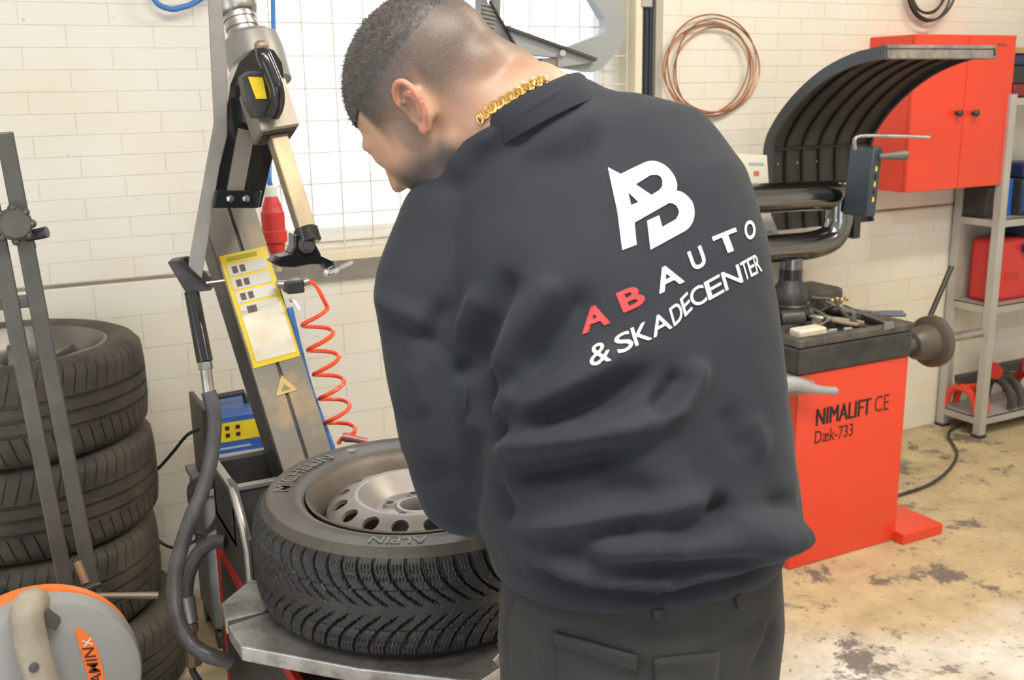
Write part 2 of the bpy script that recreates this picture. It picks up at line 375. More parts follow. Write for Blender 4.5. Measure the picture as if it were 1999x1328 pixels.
# ------------------------------------------------------------------ things on the back wall
# curved grey steel piece hanging at the window
Yc = WY - 0.10
cl = thing('steel_bracket', 'grey curved steel arms hanging in front of the bright window', 'bracket', atY(1090, 130, Yc))
def zc(pts): return [(920 + a / 5.26, b / 5.26) for a, b in pts]
br_dark = mat('bracket_ribbed_steel', (0.19, 0.20, 0.22), 0.5, 0.3, c2=(0.27, 0.27, 0.27), scale=30)
br_grey = mat('bracket_steel', (0.36, 0.38, 0.40), 0.45, 0.2)
MB().prism(poly_y(zc([(95, -160), (330, -160), (305, 0), (295, 180), (320, 240), (360, 330), (430, 420), (500, 555), (430, 600), (180, 330), (95, 230), (105, 0)]), Yc), (0, 0.05, 0),
           [poly_y(zc([(160, -60), (250, -60), (255, 10), (235, 58), (205, 68), (172, 35)]), Yc)]).part('left_arm', br_dark, cl, smooth=False)
for j in range(7):
    yy = 40 + j * 42
    MB().bar(atY(920 + 112 / 5.26, yy / 5.26, Yc - 0.004), atY(920 + (250 - j * 2) / 5.26, (yy + 32) / 5.26, Yc - 0.004), 0.004, 0.006, (0, 0, 1)).part('rib', mat('rib_steel', (0.36, 0.35, 0.35), 0.5, 0.3), cl, smooth=False)
MB().bar(atY(920 + 190 / 5.26, 10 / 5.26, Yc - 0.008), atY(920 + 500 / 5.26, 555 / 5.26, Yc - 0.008), 0.006, 0.012, (1, 0, 0)).part('edge_rib', black_plastic, cl, smooth=False)
MB().prism(poly_y(zc([(340, 260), (400, 310), (720, 410), (960, 490), (1270, 610), (1280, 640), (890, 690), (890, 590), (500, 555)]), Yc - 0.01), (0, 0.045, 0)).part('lower_beam', br_grey, cl, smooth=False)
MB().bar(atY(920 + 360 / 5.26, 285 / 5.26, Yc - 0.014), atY(920 + 1270 / 5.26, 612 / 5.26, Yc - 0.014), 0.010, 0.03, (0, 0, 1)).part('beam_flange', dark_metal, cl, smooth=False)
MB().prism(poly_y(zc([(960, 490), (1240, 385), (1370, 340), (1385, 280), (1375, 200), (1330, 130), (1250, 0), (1160, -160), (1480, -160), (1540, 60), (1590, 230), (1585, 320), (1555, 430), (1480, 550), (1340, 710), (1240, 745), (890, 690), (1270, 640), (1270, 610)]), Yc + 0.015), (0, 0.045, 0)).part('right_arm', br_grey, cl, smooth=False)
MB().cyl(atY(920 + 940 / 5.26, 545 / 5.26, Yc - 0.03), atY(920 + 940 / 5.26, 545 / 5.26, Yc + 0.05), 0.011, seg=14).part('pivot_bolt', bright_steel, cl)
for px_ in (950, 1180):
    q_ = atY(px_, -10, Yc + 0.03); MB().bar(q_, (q_.x, Yc + 0.03, WZ1 + 0.1), 0.012, 0.004).part('hanger_strap', galv, cl, smooth=False)
MB().box(atY(940, -10, Yc).x, atY(1190, -10, Yc).x, Yc + 0.02, WY + 0.002, WZ1 + 0.08, WZ1 + 0.11).part('hanger_bar', galv, cl, smooth=False)
bxp = thing('wooden_box', 'small weathered wooden frame with a dark pane below the steel arms', 'box', atY(1045, 160, Yc))
a, b = atY(1003, 113, Yc), atY(1088, 200, Yc)
MB().box(a.x, b.x, Yc, Yc + 0.08, b.z, a.z).part('frame', mat('weathered_wood', (0.34, 0.30, 0.25), 0.7, c2=(0.20, 0.17, 0.14), scale=18), bxp, smooth=False)
a, b = atY(1028, 116, Yc - 0.004), atY(1058, 200, Yc - 0.004)
MB().box(a.x, b.x, Yc - 0.004, Yc + 0.002, b.z, a.z).part('pane', mat('dark_pane', (0.03, 0.045, 0.05), 0.2), bxp, smooth=False)
# dark cable bundle beside the window
cb = thing('cable_bundle', 'dark vertical cable bundle running up the right window jamb', 'cables', (2.315, WY - 0.03, 1.1))
for dx, rr in ((0, 0.013), (0.022, 0.011), (0.042, 0.008)):
    MB().cyl((2.293 + dx, WY + 0.01, 1.12), (2.293 + dx, WY + 0.01, 2.6), rr, seg=10).part('cable', mat('blue_black_cable', (0.025, 0.035, 0.05), 0.35), cb)
MB().box(2.278, 2.325, WY - 0.018, WY + 0.03, 1.93, 1.985).part('clamp', galv, cb, smooth=False, bevel=0.004)
# copper pipe coil
pts = []; turns = 5; cx_, cz_ = 2.607, 1.705
for i in range(turns * 48 + 1):
    t = i / 48; k = t / turns; w_ = 2 * math.pi * t
    rx = 0.205 + 0.022 * math.sin(2.3 * t * 2.1) ; rz = 0.178 + 0.016 * math.cos(1.9 * t + 1)
    dx = 0.022 * math.sin(1.7 * math.floor(t) + 0.6); 
    dx = 0.024 * math.sin(1.25 * t); dz = -0.012 * math.cos(1.1 * t)
    pts.append((cx_ + dx + rx * math.cos(w_ + 1.2), WY - 0.012 - 0.028 * k, cz_ + dz + rz * math.sin(w_ + 1.2)))
MB().tube(pts, 0.0032, 7).thing('copper_coil', copper, 'thin copper pipe wound in a loose coil hanging on the wall', 'copper coil', base=(2.607, WY - 0.03, 1.52))
MB().cyl((2.60, WY - 0.05, 1.876), (2.60, WY + 0.01, 1.876), 0.005, seg=8).thing('nail', steel, 'steel nail in the wall carrying the copper coil', 'nail')
# black cable loops top right
pts = []
for i in range(150):
    t = i / 36; w_ = 2 * math.pi * t; r_ = 0.105 + 0.016 * math.sin(2.1 * t)
    pts.append((3.75 + 0.02 * math.sin(1.7 * t) + r_ * 1.05 * math.cos(w_), WY - 0.02 - 0.012 * t, 2.025 + r_ * math.sin(w_) + 0.006 * math.sin(5 * t)))
MB().tube(pts, 0.0055, 7).thing('cable_loop', black_plastic, 'black cable wound in loops on the wall above the red cabinet', 'cable')
# blue air hose, top left
MB().tube(smooth_path([atY(225, -330, WY - 0.03), atY(250, -180, WY - 0.03), atY(280, -60, WY - 0.04), atY(302, 0, WY - 0.05), atY(330, 17, WY - 0.05), atY(356, 14, WY - 0.05), atY(388, 0, WY - 0.05), atY(470, -60, WY - 0.04), atY(520, -200, WY - 0.03), atY(530, -330, WY - 0.03)]), 0.0085, 10).thing('air_hose', blue_hose, 'blue air hose sagging in a loop at the top of the wall', 'hose')

# ------------------------------------------------------------------ red wall cabinet
cx0, cx1, cz0, cz1, cyf = 3.463, 4.072, 1.190, 1.832, 3.091
cab = thing('wall_cabinet', 'glossy red steel wall cabinet with two doors behind the balancer hood', 'cabinet', ((cx0 + cx1) / 2, WY - 0.12, cz0))
MB().box(cx0, cx1, cyf + 0.02, WY - 0.001, cz0, cz1).part('body', red_paint, cab, smooth=False, bevel=0.003)
xm = atY(1881, 222, cyf).x
for a, b, kx in ((cx0, xm - 0.0015, 1866), (xm + 0.0015, cx1, 1898)):
    d_ = MB().box(a, b, cyf, cyf + 0.018, cz0, cz1).part('door', red_paint, cab, smooth=False, bevel=0.003)
    kp = atY(kx, 221, cyf)
    MB().lathe([(0.009, 0), (0.008, 0.014), (0.014, 0.018), (0.015, 0.026), (0.010, 0.032), (0.001, 0.033)], kp, (0, -1, 0), 16).part('knob', black_plastic, d_)
tp = atY(1948, 88, cyf - 0.001)
MB().box(tp.x, tp.x + 0.055, cyf - 0.0012, cyf, tp.z - 0.004, tp.z + 0.007).part('badge', mat('dark_red_badge', (0.35, 0.05, 0.03), 0.5), cab, smooth=False)

# ------------------------------------------------------------------ grey steel shelf unit
SX0, SX1, SYF, SYB = 4.052, 4.98, 3.075, 3.325
sh = thing('shelf_unit', 'grey steel shelf unit standing against the wall at the right edge', 'shelf', ((SX0 + SX1) / 2, 3.2, 0))
for px_, py_ in ((SX0, SYF), (SX1, SYF), (SX0, SYB), (SX1, SYB)):
    MB().box(px_, px_ + 0.042, py_ - (0 if py_ == SYF else 0.04), py_ + (0.04 if py_ == SYF else 0), 0.012, 1.585).part('post', galv, sh, smooth=False, bevel=0.002)
    MB().box(px_ - 0.004, px_ + 0.046, py_ - (0.004 if py_ == SYF else 0.044), py_ + (0.044 if py_ == SYF else 0.004), 0, 0.014).part('foot', black_plastic, sh, smooth=False)
SHELF = (0.098, 0.635, 1.035, 1.572)
for zz in SHELF:
    MB().box(SX0 + 0.004, SX1 + 0.038, SYF + 0.004, SYB - 0.004, zz - 0.004, zz).box(SX0 + 0.004, SX1 + 0.038, SYF + 0.004, SYF + 0.008, zz - 0.036, zz) \
        .box(SX0 + 0.004, SX1 + 0.038, SYB - 0.008, SYB - 0.004, zz - 0.036, zz).box(SX0 + 0.004, SX0 + 0.008, SYF + 0.004, SYB - 0.004, zz - 0.036, zz).part('shelf', galv, sh, smooth=False)
# things on it
rc = thing('tool_case', 'red plastic tool case on the middle shelf', 'case', (4.42, 3.2, SHELF[1]))
MB().box(4.12, 4.62, 3.135, 3.27, SHELF[1], SHELF[1] + 0.295).part('shell', red_plastic, rc, bevel=0.02)
MB().box(4.30, 4.44, 3.10, 3.15, SHELF[1] + 0.225, SHELF[1] + 0.265).part('handle', mat('navy_plastic', (0.02, 0.03, 0.12), 0.4), rc, bevel=0.008)
MB().box(4.20, 4.30, 3.133, 3.136, SHELF[1] + 0.10, SHELF[1] + 0.135).part('badge', dark_red, rc, smooth=False)
nb = mat('navy_plastic', (0.02, 0.03, 0.12), 0.4)
MB().box(4.30, 4.62, 3.12, 3.27, SHELF[1] + 0.297, SHELF[1] + 0.375).thing('plastic_box', nb, 'navy blue box lying on the red tool case', 'box', bevel=0.01)
bc = thing('storage_crate', 'black crate with a blue end standing under the red cabinet', 'crate', (4.18, 3.2, SHELF[2]))
MB().box(4.062, 4.20, 3.16, 3.29, SHELF[2], SHELF[2] + 0.14).part('bin', black_plastic, bc, bevel=0.006)
MB().box(4.202, 4.235, 3.16, 3.29, SHELF[2], SHELF[2] + 0.17).part('end_panel', mat('bright_blue_plastic', (0.03, 0.13, 0.52), 0.4), bc, bevel=0.004)
MB().box(4.062, 4.20, 3.155, 3.295, SHELF[2] + 0.142, SHELF[2] + 0.172).part('lid', nb, bc, bevel=0.005)
MB().box(4.13, 4.16, 3.153, 3.16, SHELF[2] + 0.02, SHELF[2] + 0.07).part('latch', grey_paint, bc, smooth=False)
pc = thing('power_tool_case', 'black and navy case on the upper shelf beyond the front post', 'case', (4.40, 3.2, SHELF[2]))
MB().box(4.25, 4.60, 3.12, 3.28, SHELF[2], SHELF[2] + 0.17).part('base', black_plastic, pc, bevel=0.01)
MB().box(4.25, 4.60, 3.12, 3.28, SHELF[2] + 0.172, SHELF[2] + 0.24).part('lid', nb, pc, bevel=0.012)
MB().box(4.25, 4.262, 3.10, 3.12, SHELF[2] + 0.02, SHELF[2] + 0.15).part('latch', mat('bright_blue_plastic', (0.03, 0.13, 0.52), 0.4), pc, bevel=0.003)
MB().box(4.10, 4.62, 3.10, 3.29, SHELF[3], SHELF[3] + 0.055).thing('flat_case', mat('maroon_plastic', (0.22, 0.02, 0.035), 0.5), 'flat dark red case on the top shelf, lowest of its pile', 'case', bevel=0.008)
MB().box(4.09, 4.62, 3.11, 3.29, SHELF[3] + 0.056, SHELF[3] + 0.135).thing('flat_case', black_plastic, 'flat black case in the middle of the pile on the top shelf', 'case', bevel=0.008)
MB().box(4.09, 4.62, 3.11, 3.29, SHELF[3] + 0.136, SHELF[3] + 0.185).thing('flat_case', nb, 'flat navy case in the top shelf pile under a plank', 'case', bevel=0.008)
MB().box(4.08, 4.64, 3.10, 3.29, SHELF[3] + 0.186, SHELF[3] + 0.21).thing('plank', mat('pine_wood', (0.46, 0.34, 0.16), 0.6, c2=(0.36, 0.25, 0.11), scale=14), 'short wooden plank topping the pile on the top shelf', 'plank', bevel=0.003)
def arch_stand(ox, oy, m_leg, label, s_=1.0):
    t = thing('axle_stand', label, 'axle stand', (ox, oy, SHELF[0]), 'axle stands on the bottom shelf')
    z0 = SHELF[0]
    def arch(xx):
        return [(xx, oy - 0.085 * s_ * math.cos(math.pi * k_ / 12), z0 + 0.014 + 0.105 * s_ * math.sin(math.pi * k_ / 12) ** 0.8) for k_ in range(13)]
    for xx in (ox - 0.035, ox + 0.035):
        MB().tube(arch(xx), 0.017 * s_, 8).part('leg', m_leg, t)
    MB().box(ox - 0.055, ox + 0.055, oy - 0.03 * s_, oy + 0.03 * s_, z0 + 0.105 * s_, z0 + 0.14 * s_).part('neck', m_leg, t, bevel=0.006)
    MB().obox((ox + 0.03, oy - 0.01, z0 + 0.165 * s_), (0.085, -0.03, 0.012), (0.006, 0.02, 0), (-0.003, 0, 0.022)).part('beam', black_plastic, t, bevel=0.004)
    MB().cyl((ox + 0.10, oy - 0.075, z0 + 0.19), (ox + 0.12, oy - 0.03, z0 + 0.20), 0.034, seg=14).part('head', dark_red, t)
    return t
arch_stand(4.105, 3.205, red_paint, 'orange-red axle stand with black beam at the front of the bottom shelf', 1.0)
arch_stand(4.32, 3.19, dark_metal, 'dark grey arched axle stand right of the orange-red one', 1.15)
arch_stand(4.53, 3.19, dark_red, 'dull red axle stand farthest along the bottom shelf', 1.1)
MB().tube(smooth_path([(3.05, 2.75, 0.008), (3.4, 2.78, 0.008), (3.75, 2.95, 0.008), (4.0, 3.2, 0.008), (4.35, 3.28, 0.008)]), 0.007, 8).thing('power_cable', black_plastic, 'black cable lying on the floor from the balancer to the shelf unit', 'cable')

# ================================================================== WHEEL BALANCER
BX0, BX1, BY0, BY1 = 2.335, 2.845, 2.47, 2.96
wbal = thing('wheel_balancer', 'red wheel balancer with black tool tray and raised wheel hood', 'wheel balancer', (2.6, 2.7, 0))
bd = MB().box(BX0, BX1, BY0, BY1, 0.0, 0.70).part('body', red_paint, wbal, smooth=False, bevel=0.006)
MB().box(2.83, 3.035, 2.42, 2.64, 0.0, 0.042).part('foot_plate', red_paint, wbal, smooth=False, bevel=0.004)
ty = BY0 - 0.0012
v_, f_ = flat_text('NIMALIFT', (2.420, ty, 0.512), (0.250, 0, 0.002), (0, 0, 0.060)); MB().add(v_, f_).add([p + Vector((0.004, -0.0002, 0.0)) for p in v_], f_).part('lettering', black_print, bd, smooth=False, fix=False)
v_, f_ = flat_text('CE', (2.692, ty, 0.516), (0.068, 0, 0), (0, 0, 0.060)); MB().add(v_, f_).part('lettering', mat('faded_print', (0.12, 0.02, 0.012), 0.6), bd, smooth=False, fix=False)
v_, f_ = flat_text('Dæk-733', (2.420, ty, 0.448), (0.175, 0, 0), (0, 0, 0.046)); MB().add(v_, f_).part('lettering', black_print, bd, smooth=False, fix=False)
# tray top: rim band, recessed floor, dividers
TZ0, TZ1 = 0.70, 0.825
MB().box(BX0 - 0.012, BX1 + 0.004, BY0 - 0.008, BY1, TZ0, TZ1 - 0.03).part('tray', black_plastic, wbal, smooth=False, bevel=0.012)
rim = MB().box(BX0 - 0.012, BX1 + 0.004, BY0 - 0.008, BY0 + 0.03, TZ1 - 0.03, TZ1).box(BX1 - 0.045, BX1 + 0.004, BY0 + 0.03, BY1, TZ1 - 0.03, TZ1) \
    .box(BX0 - 0.012, BX0 + 0.02, BY0 + 0.03, BY1, TZ1 - 0.03, TZ1).part('tray_rim', mat('dusty_black_plastic', (0.05, 0.047, 0.045), 0.5, c2=(0.12, 0.11, 0.10), scale=16), wbal, smooth=False, bevel=0.006)
MB().box(BX0 + 0.02, BX1 - 0.045, BY0 + 0.19, BY0 + 0.20, TZ1 - 0.03, TZ1 - 0.004).part('divider', MATS['dusty_black_plastic'], wbal, smooth=False)
MB().box(BX1 - 0.17, BX1 - 0.16, BY0 + 0.03, BY0 + 0.36, TZ1 - 0.03, TZ1 - 0.004).part('divider', MATS['dusty_black_plastic'], wbal, smooth=False)
MB().box(BX0 + 0.04, BX1 + 0.05, BY1 - 0.12, BY1 + 0.06, TZ0, 0.885).part('rear_console', MATS['dusty_black_plastic'], wbal, bevel=0.018)
MB().tube([(BX1 - 0.16 + 0.12 * k_ / 10, BY0 + 0.30 - 0.10 * k_ / 10, TZ1 - 0.01 + 0.035 * math.sin(math.pi * k_ / 10)) for k_ in range(11)], 0.007, 8).part('tray_handle', black_plastic, wbal)
MB().lathe([(0.075, 0), (0.072, 0.012), (0.066, 0.02), (0.070, 0.03), (0.064, 0.036), (0.066, 0.05), (0.062, 0.085), (0.045, 0.105), (0.040, 0.13)], (2.545, 2.76, 0.84), (0, 0, 1), 28).part('column_boot', black_plastic, wbal)
tube_m = mat('glossy_black_tube', (0.26, 0.26, 0.27), 0.17, 1.0)
tub = MB().tube(smooth_path([(2.545, 2.76, 0.93), (2.545, 2.76, 1.0)]), 0.042, 16).part('column', black_paint, wbal)
MB().tube(smooth_path([(2.18, 2.76, 1.085), (2.35, 2.76, 1.082), (2.52, 2.755, 1.078), (2.64, 2.75, 1.08), (2.715, 2.745, 1.10), (2.742, 2.742, 1.15), (2.745, 2.742, 1.20)], 6), 0.050, 18).part('swivel_arm', tube_m, wbal)
MB().cyl((2.545, 2.76, 1.0), (2.545, 2.76, 1.06), 0.04, seg=18).part('arm_neck', tube_m, wbal)
MB().cyl((2.12, 2.75, 1.268), (2.86, 2.75, 1.248), 0.052, seg=28).part('hood_tube', tube_m, wbal)
MB().cyl((2.742, 2.742, 1.17), (2.742, 2.742, 1.25), 0.05, seg=20).part('collar', tube_m, wbal)
MB().lathe([(0.03, 0), (0.032, 0.006), (0.02, 0.012), (0.001, 0.012)], (2.74, 2.742, 1.292), (0, 0, 1), 16).part('cap', bright_steel, wbal)
MB().box(2.80, 2.835, 2.72, 2.76, 1.09, 1.22).part('stop_bracket', black_paint, wbal, bevel=0.006)
# raised hood: quarter shell over the wheel position
HX0, HX1 = 2.70, 3.22
arc = []
ctrl = [(3.05, 1.09), (3.072, 1.22), (3.085, 1.40), (3.035, 1.50), (2.93, 1.60), (2.80, 1.68), (2.66, 1.728), (2.53, 1.745)]
arc = [(p.y, p.z) for p in smooth_path([(0, a_, b_) for a_, b_ in ctrl], 6)]
nrm = []
for i in range(len(arc)):
    a_, b_ = arc[max(0, i - 1)], arc[min(len(arc) - 1, i + 1)]; t = Vector((0, b_[0] - a_[0], b_[1] - a_[1])).normalized(); nrm.append(Vector((0, t.z, -t.y)))   # outward (away from wheel)
hood_m = mat('hood_plastic', (0.030, 0.028, 0.026), 0.5, c2=(0.055, 0.05, 0.045), scale=9)
def shell(x0, x1, inn, out, i0=0, i1=None):
    mb = MB(); i1 = len(arc) if i1 is None else i1; n = i1 - i0; vs2 = []
    for i in range(i0, i1):
        p = Vector((0, *arc[i]))
        for xx, dd in ((x0, inn), (x1, inn), (x1, out), (x0, out)): vs2.append(Vector((xx, 0, 0)) + p + nrm[i] * dd)
    fs2 = [(4 * i + k_, 4 * i + (k_ + 1) % 4, 4 * i + 4 + (k_ + 1) % 4, 4 * i + 4 + k_) for i in range(n - 1) for k_ in range(4)]
    fs2 += [(3, 2, 1, 0), tuple(4 * (n - 1) + k_ for k_ in range(4))]
    return mb.add(vs2, fs2)
hood = shell(HX0, HX1, 0.0, 0.006).part('hood', hood_m, wbal)
edge_m = mat('hood_edge', (0.05, 0.055, 0.062), 0.38)
shell(HX0 - 0.012, HX0 + 0.004, -0.030, 0.012).part('hood_edge', edge_m, hood)
shell(HX1 - 0.004, HX1 + 0.008, -0.02, 0.010).part('hood_edge', hood_m, hood)
for k_ in range(1, 6):
    xx = HX0 + (HX1 - HX0) * k_ / 6; shell(xx - 0.006, xx + 0.006, -0.010, 0.001, 0, len(arc) - 3).part('rib', mat('hood_rib', (0.014, 0.014, 0.015), 0.5), hood)
sx = [i for i, p in enumerate(arc) if p[1] > 1.385][0]
MB().bar(Vector((HX0, *arc[sx])) - nrm[sx] * 0.006, Vector((HX1, *arc[sx])) - nrm[sx] * 0.006, 0.010, 0.012, (0, 0, 1)).part('seam_strip', MATS['hood_rib'], hood, smooth=False)
for k_ in range(5):
    c_ = Vector((HX0 + 0.05 + 0.10 * k_, *arc[sx - 2])) - nrm[sx - 2] * 0.001
    MB().lathe([(0.006, 0), (0.005, 0.003), (0.001, 0.004)], c_, -nrm[sx], 10).part('rivet', steel, hood)
shell(HX0, HX1 + 0.012, -0.028, 0.016, len(arc) - 3).part('hood_lip', mat('worn_hood_lip', (0.10, 0.10, 0.10), 0.55, c2=(0.26, 0.24, 0.22), scale=14), hood)
MB().bar((HX0 + 0.1, 2.75, 1.25), (HX0 + 0.14, 3.05, 1.20), 0.03, 0.02).part('hood_stay', black_paint, wbal, smooth=False)
# keypad box with rod and handle on the hood tube
kc = Vector((2.722, 2.62, 1.31))
kb = MB().obox(kc, (0.022, 0, 0), (0, 0.056, 0), (0.008, 0, 0.118)).part('keypad_box', mat('blue_black_plastic', (0.035, 0.05, 0.068), 0.42), wbal, bevel=0.006)
for k_ in range(5):
    MB().obox(kc + Vector((0.002 - 0.0015 * k_, -0.0565, 0.045 - 0.026 * k_)), (0.004, 0, 0), (0, 0.001, 0), (0, 0, 0.008)).part('key', yellow_print if k_ % 2 == 0 else black_print, kb, smooth=False)
MB().tube(smooth_path([atY(1669, 292, 2.58), atY(1668, 275, 2.58), atY(1674, 267, 2.58), atY(1700, 265, 2.57), atY(1760, 266, 2.54), atY(1815, 268, 2.50)], 5), 0.0065, 8).part('rod', steel, wbal)
MB().lathe([(0.008, 0), (0.010, 0.02), (0.014, 0.05), (0.017, 0.085), (0.016, 0.098), (0.001, 0.10)], atY(1716, 306, 2.56), atY(1771, 303, 2.52) - atY(1716, 306, 2.56), 16).part('knob_handle', mat('grey_grip', (0.12, 0.115, 0.11), 0.5), wbal)
# shaft with pressure cup
fy = 2.66; fz = 0.672
MB().cyl((2.845, fy, fz), (3.46, fy, fz), 0.018, seg=16).part('shaft', steel, wbal)
MB().lathe([(0.028, 0), (0.030, 0.045), (0.048, 0.05), (0.060, 0.07), (0.066, 0.11), (0.070, 0.135), (0.088, 0.140), (0.099, 0.146), (0.101, 0.170), (0.094, 0.173), (0.06, 0.15)], (3.02, fy, fz), (1, 0, 0), 36).part('pressure_cup', mat('cup_plastic', (0.06, 0.058, 0.055), 0.42, c2=(0.13, 0.11, 0.085), scale=5), wbal)
MB().lathe([(0.03, 0), (0.034, 0.02), (0.028, 0.05), (0.024, 0.09)], (2.85, fy, fz), (1, 0, 0), 20).part('flange', steel, wbal)
MB().cyl(atY(1808, 635, 2.75), atY(1858, 520, 2.75), 0.0105, seg=12).part('gauge_rod', mat('dark_rod', (0.07, 0.065, 0.06), 0.4, 0.5), wbal)
MB().box(2.848, 2.875, 2.52, 2.60, 0.52, 0.64).part('switch_box', dark_metal, wbal, bevel=0.004)
# grey hand lever on the front
lv = MB()
P_ = [atY(1520, 752, 2.40), atY(1552, 750, 2.38), atY(1590, 760, 2.37), atY(1622, 763, 2.37), atY(1636, 763, 2.37)]
lv.tube(smooth_path(P_, 5), [0.030 - 0.016 * min(1, i / 12) if i < 18 else 0.014 * (1 - (i - 17) / 4) for i in range(21)], 12)
lv.part('lever', mat('grey_lever', (0.34, 0.345, 0.35), 0.45), wbal)
MB().box(2.26, 2.34, 2.40, 2.52, 0.66, 0.70).part('lever_mount', grey_paint, wbal, bevel=0.006)
# white instruction board leaning behind the tray
ib = thing('instruction_board', 'white card with faint print standing between balancer and hood', 'card', atY(1490, 470, 2.86))
MB().prism(poly_y([(1400, 298), (1497, 303), (1505, 420), (1523, 462), (1523, 560), (1400, 560)], 2.865), (0, 0.006, 0)).part('card', mat('ivory_card', (0.72, 0.69, 0.60), 0.5), ib, smooth=False)
for pts_, mm in (([(1463, 317), (1492, 318), (1492, 323), (1463, 322)], mat('faded_blue_print', (0.38, 0.42, 0.55), 0.5)), ([(1472, 334), (1482, 334), (1482, 343), (1472, 343)], mat('faded_red_print', (0.62, 0.15, 0.12), 0.5)), ([(1497, 450), (1508, 450), (1508, 456), (1497, 456)], MATS['faded_blue_print'])):
    MB().prism(poly_y(pts_, 2.863), (0, 0.002, 0)).part('print', mm, ib, smooth=False)

# ------------------------------------------------------------------ tools lying in the tray
TF = TZ1 - 0.028
def pliers(c, ang, label, mh, L=0.2, open_=0.22, tilt=0.05):
    c = Vector(c); t = thing('pliers', label, 'pliers', c, 'hand tools in the balancer tray')
    for s_ in (-1, 1):
        a_ = ang + s_ * open_; dv = Vector((math.cos(a_), math.sin(a_), tilt)); nv = Vector((-math.sin(a_), math.cos(a_), 0)) * s_
        path = [c + dv * 0.0, c + dv * L * 0.3 + nv * 0.010, c + dv * L * 0.65 + nv * 0.008, c + dv * L]
        MB().tube(smooth_path(path, 4), 0.0075, 8).part('handle', mh, t)
        d2 = -Vector((math.cos(ang - s_ * 0.08), math.sin(ang - s_ * 0.08), tilt))
        MB().tube([c, c + d2 * 0.03, c + d2 * 0.07], [0.010, 0.012, 0.005], 8).part('jaw', steel, t)
    MB().cyl(c - Vector((0, 0, 0.010)), c + Vector((0, 0, 0.010)), 0.012, seg=12).part('rivet', bright_steel, t)
    return t
grip_b = mat('dirty_grip', (0.10, 0.095, 0.09), 0.5, 0.4, c2=(0.28, 0.24, 0.18), scale=20)
p0 = atZ(1640, 600, TF + 0.05)
pliers(p0, math.radians(-95), 'weight pliers with spread steel handles on top of the tray heap', steel, 0.20, 0.30, -0.15)
pliers(atZ(1580, 610, TF + 0.03), math.radians(-140), 'worn pliers with dark handles left of the spread pliers', grip_b, 0.17, 0.2, 0.0)
pliers(atZ(1700, 612, TF + 0.02), math.radians(-35), 'small blue-grey pliers near the right tray rim', mat('blue_grey_grip', (0.10, 0.13, 0.18), 0.45), 0.12, 0.18, 0.0)
def stick(name, a_, b_, r0, r1, m_, label, cat):
    t = thing(name, label, cat, a_, 'hand tools in the balancer tray')
    a_, b_ = Vector(a_), Vector(b_); L = (b_ - a_).length
    MB().lathe([(r0 * 0.7, 0), (r0, 0.01), (r0, L * 0.4), (r0 * 0.8, L * 0.45)], a_, b_ - a_, 12).part('handle', m_, t)
    MB().cyl(a_ + (b_ - a_) * 0.44, b_, r1, seg=10).part('blade', steel, t)
stick('scraper', atZ(1577, 592, TF + 0.06), atZ(1517, 606, TF + 0.04), 0.013, 0.006, mat('tan_grip', (0.34, 0.28, 0.2), 0.5), 'tan handled scraper pointing left in the tool tray', 'scraper')
stick('screwdriver', atZ(1600, 625, TF + 0.03), atZ(1566, 648, TF + 0.015), 0.011, 0.005, grip_b, 'short screwdriver lying at the front of the tray', 'screwdriver')
stick('chisel', atZ(1560, 590, TF + 0.03), atZ(1610, 616, TF + 0.03), 0.010, 0.007, mat('blue_grey_grip', (0.10, 0.13, 0.18), 0.45), 'blue-grey chisel lying across the middle of the tray', 'chisel')
a_ = atZ(1520, 625, TF + 0.035); b_ = atZ(1566, 622, TF + 0.035)
MB().lathe([(0.034, 0), (0.036, 0.004), (0.036, 0.085), (0.030, 0.09)], a_, b_ - a_, 20).thing('plastic_cup', black_plastic, 'black cylindrical cup lying at the left end of the tray', 'cup', group='hand tools in the balancer tray')
for k_, (px_, py_) in enumerate(((1622, 591), (1632, 588), (1641, 590), (1650, 587))):
    c_ = atZ(px_, py_, TF + 0.075)
    MB().lathe([(0.007, 0), (0.009, 0.003), (0.009, 0.012), (0.006, 0.015)], c_, (0.3, -0.2, 1), 10).thing('brass_weight', mat('brass', (0.70, 0.48, 0.22), 0.35, 0.8), ('leftmost', 'second from left', 'third from left', 'rightmost')[k_] + ' of four small brass weights on the tool heap', 'weight', group='brass weights on the tool heap')
stick('wire_brush', atZ(1612, 598, TF + 0.035), atZ(1668, 612, TF + 0.05), 0.011, 0.008, mat('tan_grip', (0.34, 0.28, 0.2), 0.5), 'tan gripped tool lying under the spread pliers', 'tool')
stick('screwdriver', atZ(1655, 628, TF + 0.02), atZ(1690, 606, TF + 0.02), 0.010, 0.004, mat('blue_grey_grip', (0.10, 0.13, 0.18), 0.45), 'blue-grey screwdriver at the right of the tool heap', 'screwdriver')
stick('tyre_lever', atZ(1530, 578, TF + 0.06), atZ(1640, 585, TF + 0.065), 0.009, 0.007, grip_b, 'long dark lever lying along the back of the tool heap', 'lever')
stick('valve_tool', atZ(1590, 640, TF + 0.02), atZ(1625, 622, TF + 0.035), 0.008, 0.004, steel, 'short steel valve tool near the front rim of the tray', 'valve tool')
pliers(atZ(1612, 622, TF + 0.03), math.radians(-60), 'narrow pliers with tan handles pointing to the front rim', mat('tan_grip', (0.34, 0.28, 0.2), 0.5), 0.13, 0.15, -0.05)
